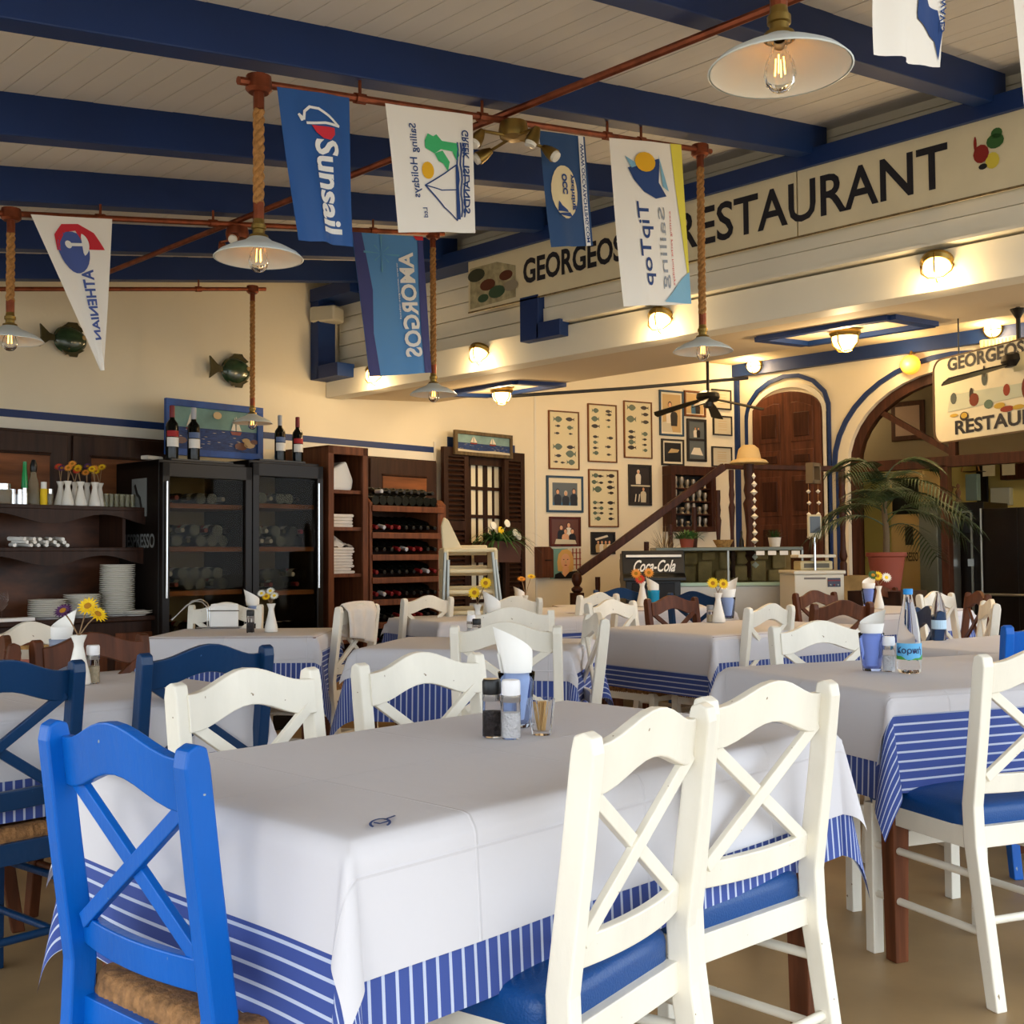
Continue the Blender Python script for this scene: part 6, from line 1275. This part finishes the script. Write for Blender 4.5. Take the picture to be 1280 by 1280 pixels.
for k in range(3): MB().lathe([(0, .006), (.007, .004), (.008, 0)], 8, c=(wd/2-.11+k*.03, -.008, zt_-.115), M=Matrix.Rotation(PI/2, 3, 'X')).build('knob', FOILR if k == 1 else STEEL, t)
MB().box((-.12, -.004, zt_-.07), (.05, 0, zt_-.055)).build('badge', mat('badge_grey', (120, 110, 100), .5), t)
t = thing('weighing_scale', 'shop scale with raised display on a post', 'scale', tuple(Vector((c.x, c.y, zt_))+Vector((.12, .12, 0))), CF)
MB().box((-.13, -.1, .0), (.13, .12, .075)).build('body', mat('scale_beige', (190, 174, 130), .4), t, bevel=.012); MB().box((-.10, -.104, .02), (.10, -.1, .055)).build('keypad', mat('keypad', (90, 84, 66), .5), t)
MB().box((-.15, -.12, .10), (.15, .13, .125)).box((-.02, -.02, .07), (.02, .02, .1)).build('pan', WFR, t, bevel=.006)
MB().tube([(-.02, -.13, 0), (-.02, -.13, .26)], .01, 10).build('post', CHROME, t, smooth=True); MB().box((-.075, -.15, .26), (.035, -.11, .44)).build('display', mat('scale_white', (206, 196, 166), .4), t, bevel=.012); MB().box((-.06, -.153, .295), (.02, -.149, .425)).build('screen', mat('lcd', (70, 76, 80), .2), t)
# pots and basket on the counter
def cot(px, lab, name, cat): p = at(px, 684, z=z_t); return thing(name, lab, cat, (p.x+.1, p.y+.1, z_t), 0)
t = cot(908, 'shallow wicker basket on the glass counter', 'wicker_basket', 'basket'); MB().lathe([(0, .0), (.055, 0), (.09, .065), (.085, .065), (.05, .008), (0, .008)], 20).build('basket', mat('wicker', (176, 136, 78), .8, var=.4, vs=60, bump=.6, bs=90), t, smooth=True)
t = cot(973, 'round white pot with a feathery green plant on the counter', 'potted_plant', 'plant'); MB().lathe([(0, 0), (.045, 0), (.06, .09), (.055, .09), (.04, .06), (0, .06)], 20).build('pot', PORC, t, smooth=True); o = leaf_blades(130, 5, .07, .15, 1.5, .1, .006, .35).build('foliage', GREEN, t, loc=(0, 0, .08)); o['kind'] = 'stuff'
t = cot(862, 'bushy light green plant behind the drinks cooler', 'potted_plant', 'plant'); MB().lathe([(0, 0), (.05, 0), (.065, .08), (0, .08)], 16).build('pot', TERRA, t, smooth=True); o = leaf_blades(120, 6, .08, .2, 1.4, .3, .02, .6).build('foliage', GREEN, t, loc=(0, 0, .07)); o['kind'] = 'stuff'
t = cot(838, 'dry twig arrangement behind the drinks cooler', 'dried_twigs', 'plant'); t.location = tuple(Vector(t.location)+Vector((.35, .3, -.08))); o = leaf_blades(60, 8, .12, .32, 1.5, .2, .006, .2).build('twigs', mat('dry_twig', (130, 110, 80), .8), t, loc=(0, 0, .05)); o['kind'] = 'stuff'; MB().lathe([(0, 0), (.04, 0), (.05, .07), (0, .07)], 12).build('pot', TERRA, t, smooth=True)
t = cot(931, 'small dark bottle group ornament beside the landing post', 'ornament', 'ornament'); MB().lathe([(0, 0), (.025, 0), (.02, .06), (.008, .09), (.01, .14), (0, .15)], 10).build('body', BLACK, t, smooth=True)

# ================================================================== PALM
c = at(1108, 700, d=8.9); t = thing('potted_palm', 'tall kentia palm in a terracotta pot in front of the large arch', 'plant', (c.x, c.y, .86), 0)
MB().lathe([(0, 0), (.10, 0), (.14, .26), (.155, .27), (.155, .30), (.135, .30), (.12, .24), (0, .24)], 24).build('pot', TERRA, t, smooth=True)
MB().box((-.22, -.22, -.88), (.22, .22, 0)).build('stand', DWOOD, t)
MB().tube([(0, 0, .24), (.01, 0, .45), (0, .01, .62), (.0, 0, .82)], [.028, .024, .022, .014], 10).build('trunk', mat('palm_trunk', (96, 80, 56), .8, bump=.6, bs=30), t, smooth=True)
rnd = random.Random(21); rx = rt.copy(); rx.z = 0; rx.normalize()
for k in range(19):
    a_ = k*2.4+rnd.uniform(-.2, .2); L = rnd.uniform(.58, .82); el = .45+.85*((k % 5)/4); z0 = .48+.42*(k/19); mb = MB(); pts = []
    hd_ = Vector((cos(a_), sin(a_), 0)); 
    for i in range(13):
        q = i/12; pts.append(Vector((0, 0, z0))+hd_*(L*q*cos(el*(1-q*.2)))+Vector((0, 0, L*q*sin(el)-.72*L*q*q)))
    mb.tube([tuple(p_) for p_ in pts], [.006*(1-.8*i/12) for i in range(13)], 5)
    sv = Vector((-hd_.y, hd_.x, 0))
    for i in range(3, 13):
        for s_ in (-1, 1):
            for h_ in (0, .5):
                j = min(12, i+h_); p_ = pts[int(j)].lerp(pts[min(12, int(j)+1)], j-int(j)); dd = (pts[min(12, i)]-pts[i-1]).normalized(); ll = .27*(1-.5*abs(i-7)/7)
                tip = p_+(sv*s_*.75+dd*.6+Vector((0, 0, -.35)))*ll; m_ = p_.lerp(tip, .5)+Vector((0, 0, .02)); w_ = dd*.0075
                mb.add([tuple(p_-w_), tuple(p_+w_), tuple(m_+w_), tuple(tip), tuple(m_-w_)], [(0, 1, 2, 4), (4, 2, 3)])
    mb.build('frond', PALMG, t)

# ================================================================== STACK OF HIGH CHAIRS
c = at(588, 745, d=7.7); HC = mat('highchair_plastic', (224, 208, 168), .45)
hp = thing('high_chair', 'cream plastic high chair in the stack beside the wine rack, top one', 'high chair', (c.x, c.y, .0), CF+R(12), 'stacked high chairs')
def hc(t, k):
    z = .62+k*.14
    MB().box((-.20, -.10, z), (.17, .10, z+.03)).build('tray', HC, t, bevel=.012)
    MB().box((-.20, -.12, z-.12), (-.165, .12, z+.02)).build('side_panel', HC, t, bevel=.01); MB().box((.14, -.12, z-.12), (.17, .12, z+.02)).build('side_panel', HC, t, bevel=.01)
    MB().box((-.16, .10, z-.02), (.14, .125, z+.05)).build('back', HC, t, bevel=.01)
hc(hp, 4)
MB().prism([(-.16, 1.19), (-.02, 1.19), (-.12, 1.40), (-.15, 1.42), (-.17, 1.36)], lambda a_, b_, q: Vector((a_-.03, q, b_)), -.02, .02).build('backrest', HC, hp, bevel=.008)
HL = ('lowest one', 'second from the bottom', 'middle one', 'second from the top')
for k in range(4): q = thing('high_chair', 'cream plastic high chair in the stack beside the wine rack, '+HL[k], 'high chair', (c.x, c.y, 0), CF+R(12), 'stacked high chairs'); hc(q, k)
for i, (x, y) in enumerate(((-.19, -.13), (-.17, .11), (.13, -.13), (.16, .11))):
    for k in range(2): MB().tube([(x+.02*k, y, 1.18-.05*k), (x*1.3+.05*k+(.06 if x > 0 else 0), y*1.2, 0)], .011, 8).build('leg', STEEL, hp, smooth=True)

# ================================================================== HANGING SIGN AND FANS
hp0 = at(1168, 505, d=6.45); hw = 1.15; hdir = Vector((cos(R(243)), sin(R(243)), 0)); zt_ = at(1170, 451, d=6.45).z; zb_ = at(1170, 555, d=6.45).z
t = thing('hanging_sign', 'rounded cream hanging sign with painted pots at the right edge', 'sign', (hp0.x, hp0.y, zb_), 0); t.rotation_euler = (0, 0, math.atan2(hdir.y, hdir.x))
H_ = zt_-zb_; rr_ = .07; poly = [(rr_+rr_*cos(a_), H_-rr_+rr_*sin(a_)) for a_ in [PI/2+PI/2*i/6 for i in range(7)]]+[(rr_+rr_*cos(a_), rr_+rr_*sin(a_)) for a_ in [PI+PI/2*i/6 for i in range(7)]]+[(hw, 0), (hw, H_)]
MB().prism(poly[::-1], lambda a_, b_, q: Vector((a_, q, b_)), -.0, .025).build('board', CREAM, t, bevel=.004)
pe = [tuple(p_) for p_ in poly]
eb = MB()
for i in range(len(pe)): 
    p_, q_ = pe[i], pe[(i+1) % len(pe)]; eb.bar((p_[0], -.002, p_[1]), (q_[0], -.002, q_[1]), .008, .008, upv=(0, 1, 0))
eb.build('rim', mat('sign_rim', (90, 66, 40), .6), t)
FX = lambda px: (px-1168)*.95/((1280-1168)*1.66)
mb = MB(); letter(mb, 'GEORGEOS', lambda a_, b_: (.12+.58*a_, -.003, H_*.83+.075*b_), 0, .03); mb.build('lettering', INK, t)
mb = MB(); letter(mb, 'RESTAURANT', lambda a_, b_: (.17+.88*a_, -.003, H_*.07+.078*b_), 0, .03); mb.build('lettering', INK, t)
def pp(name, poly, m, o=1): MB().flat(poly, lambda a_, b_: (a_*1.35+.03, -.003-.001*o, b_)).build(name, m, t)
pc = dict(br=mat('pot_red_brown', (120, 52, 30), .8), gr=mat('pot_grey', (84, 90, 84), .8), gn=mat('pot_green', (96, 116, 96), .8), ye=mat('pot_ochre', (196, 160, 60), .8), rd=mat('pot_red', (150, 60, 36), .8), wa=mat('wash_blue', (196, 198, 172), .8), dk=mat('pot_dark', (60, 46, 36), .8), pk=mat('wash_grey', (190, 180, 140), .8))
pp('wash_painting', [(.06, H_*.35), (.5, H_*.38), (.5, H_*.52), (.08, H_*.55)], pc['wa'], 0.2)
for (x, z, rx_, rz_, m) in ((.10, .50, .030, .04, 'gr'), (.22, .44, .045, .045, 'br'), (.205, .5, .02, .05, 'dk'), (.28, .66, .025, .05, 'gr'), (.28, .74, .01, .04, 'dk'), (.40, .48, .03, .04, 'rd'), (.50, .46, .035, .07, 'br'), (.55, .49, .045, .06, 'rd'), (.55, .62, .018, .04, 'br'), (.36, .32, .05, .02, 'ye'), (.16, .27, .04, .032, 'dk'), (.16, .28, .03, .02, 'ye'), (.40, .27, .06, .02, 'rd'), (.30, .36, .04, .03, 'gn'), (.1, .30, .04, .012, 'ye'), (.46, .27, .05, .016, 'ye')): pp('pot_painting', ell(x, z*H_, rx_*.62, rz_*.8, 12), pc[m], 1+.3*random.random())
pp('window_painting', [(.44, H_*.66), (.6, H_*.66), (.6, H_*.86), (.44, H_*.86)], pc['pk'], .5)
for x in (.2, .8): MB().tube([(x, .01, H_), (x, .01, 3.12-zb_)], .004, 6).build('chain', BLACK, t)
def fan(px, py, d, r_, topz, lab, a0):
    p_ = at(px, py, d=d); t = thing('ceiling_fan', lab, 'fan', tuple(p_)); FM = mat('fan_dark', (38, 34, 28), .35, .5)
    MB().lathe([(0, .05), (.05, .05), (.085, .03), (.09, .0), (.07, -.03), (.04, -.035), (.035, -.07), (.02, -.08), (0, -.08)], 24).build('motor', FM, t, smooth=True)
    MB().tube([(0, 0, .05), (0, 0, topz-p_.z)], .012, 8).build('rod', FM, t); MB().lathe([(.012, topz-p_.z-.06), (.04, topz-p_.z-.01), (0, topz-p_.z)], 16).build('canopy', FM, t)
    for k in range(4):
        a_ = a0+k*PI/2; M = Matrix.Rotation(a_, 4, 'Z') @ Matrix.Rotation(R(15), 4, 'Y') @ Matrix.Rotation(R(14), 4, 'X')
        MB().add([tuple(M@Vector(v)) for v in ((.07, -.02, -.005), (.17, -.035, -.005), (r_, -.05, -.005), (r_+.01, .0, -.005), (r_, .05, -.005), (.17, .035, -.005), (.07, .02, -.005), (.07, -.02, .003), (.17, -.035, .003), (r_, -.05, .003), (r_+.01, .0, .003), (r_, .05, .003), (.17, .035, .003), (.07, .02, .003))], [tuple(reversed(range(7))), tuple(range(7, 14))]+[(i, (i+1) % 7, (i+1) % 7+7, i+7) for i in range(7)]).build('blade', FM, t, bevel=.002)
fan(885, 497, 8.6, .42, 3.12, 'dark ceiling fan in front of the framed photos', R(115))
fan(1274, 452, 5.9, .42, 2.43, 'dark ceiling fan in front of the hanging sign', R(140))
# cloth draped over the chair beside the napkin cabinet, red checked napkin, tray
c = Vector((3.80, 4.97, 0)); t = thing('draped_cloth', 'white cloth thrown over the back of the chair beside the napkin cabinet', 'cloth', (3.80, 4.97, .90), R(22))
MB().grid(lambda u, v: ((u-.5)*.34*(1-.5*abs(v-.5))+.02*(v-.5), (.032+.014*sin(u*16+v*2)*min(1, abs(v-.5)*4))*(1 if v > .5 else -1)*(min(1, abs(v-.5)*10)), .012-abs(v-.5)*(.36+.10*u)-.01*(2*u-1)**2), 30, 30).build('cloth', CLOTHN, t, smooth=True, solid=.004)
ck = MB(); mR = mat('gingham_red', (190, 40, 40), .8); mP = mat('gingham_pink', (222, 140, 124), .8); mW = mat('gingham_white', (232, 220, 196), .8)
for i in range(12):
    for j in range(2): x = i*.035; z = j*.035; ck.add([(x, 0, z), (x+.035, 0, z), (x+.035, -.01, z+.035), (x, -.01, z+.035)], [(0, 1, 2, 3)], (i % 2)+(j % 2))
p = at(-60, 838, d=4.0); t = thing('checked_napkin', 'red checked cloth lining a bread basket at the left edge', 'napkin', (p.x, p.y, .765), CF); ck.build('checked_cloth', [mR, mP, mW], t); MB().lathe([(0, 0), (.12, 0), (.15, .06), (.145, .06), (.11, .01), (0, .01)], 20, c=(.2, .2, 0)).build('basket', mat('wicker', (1, 1, 1)), t, smooth=True)
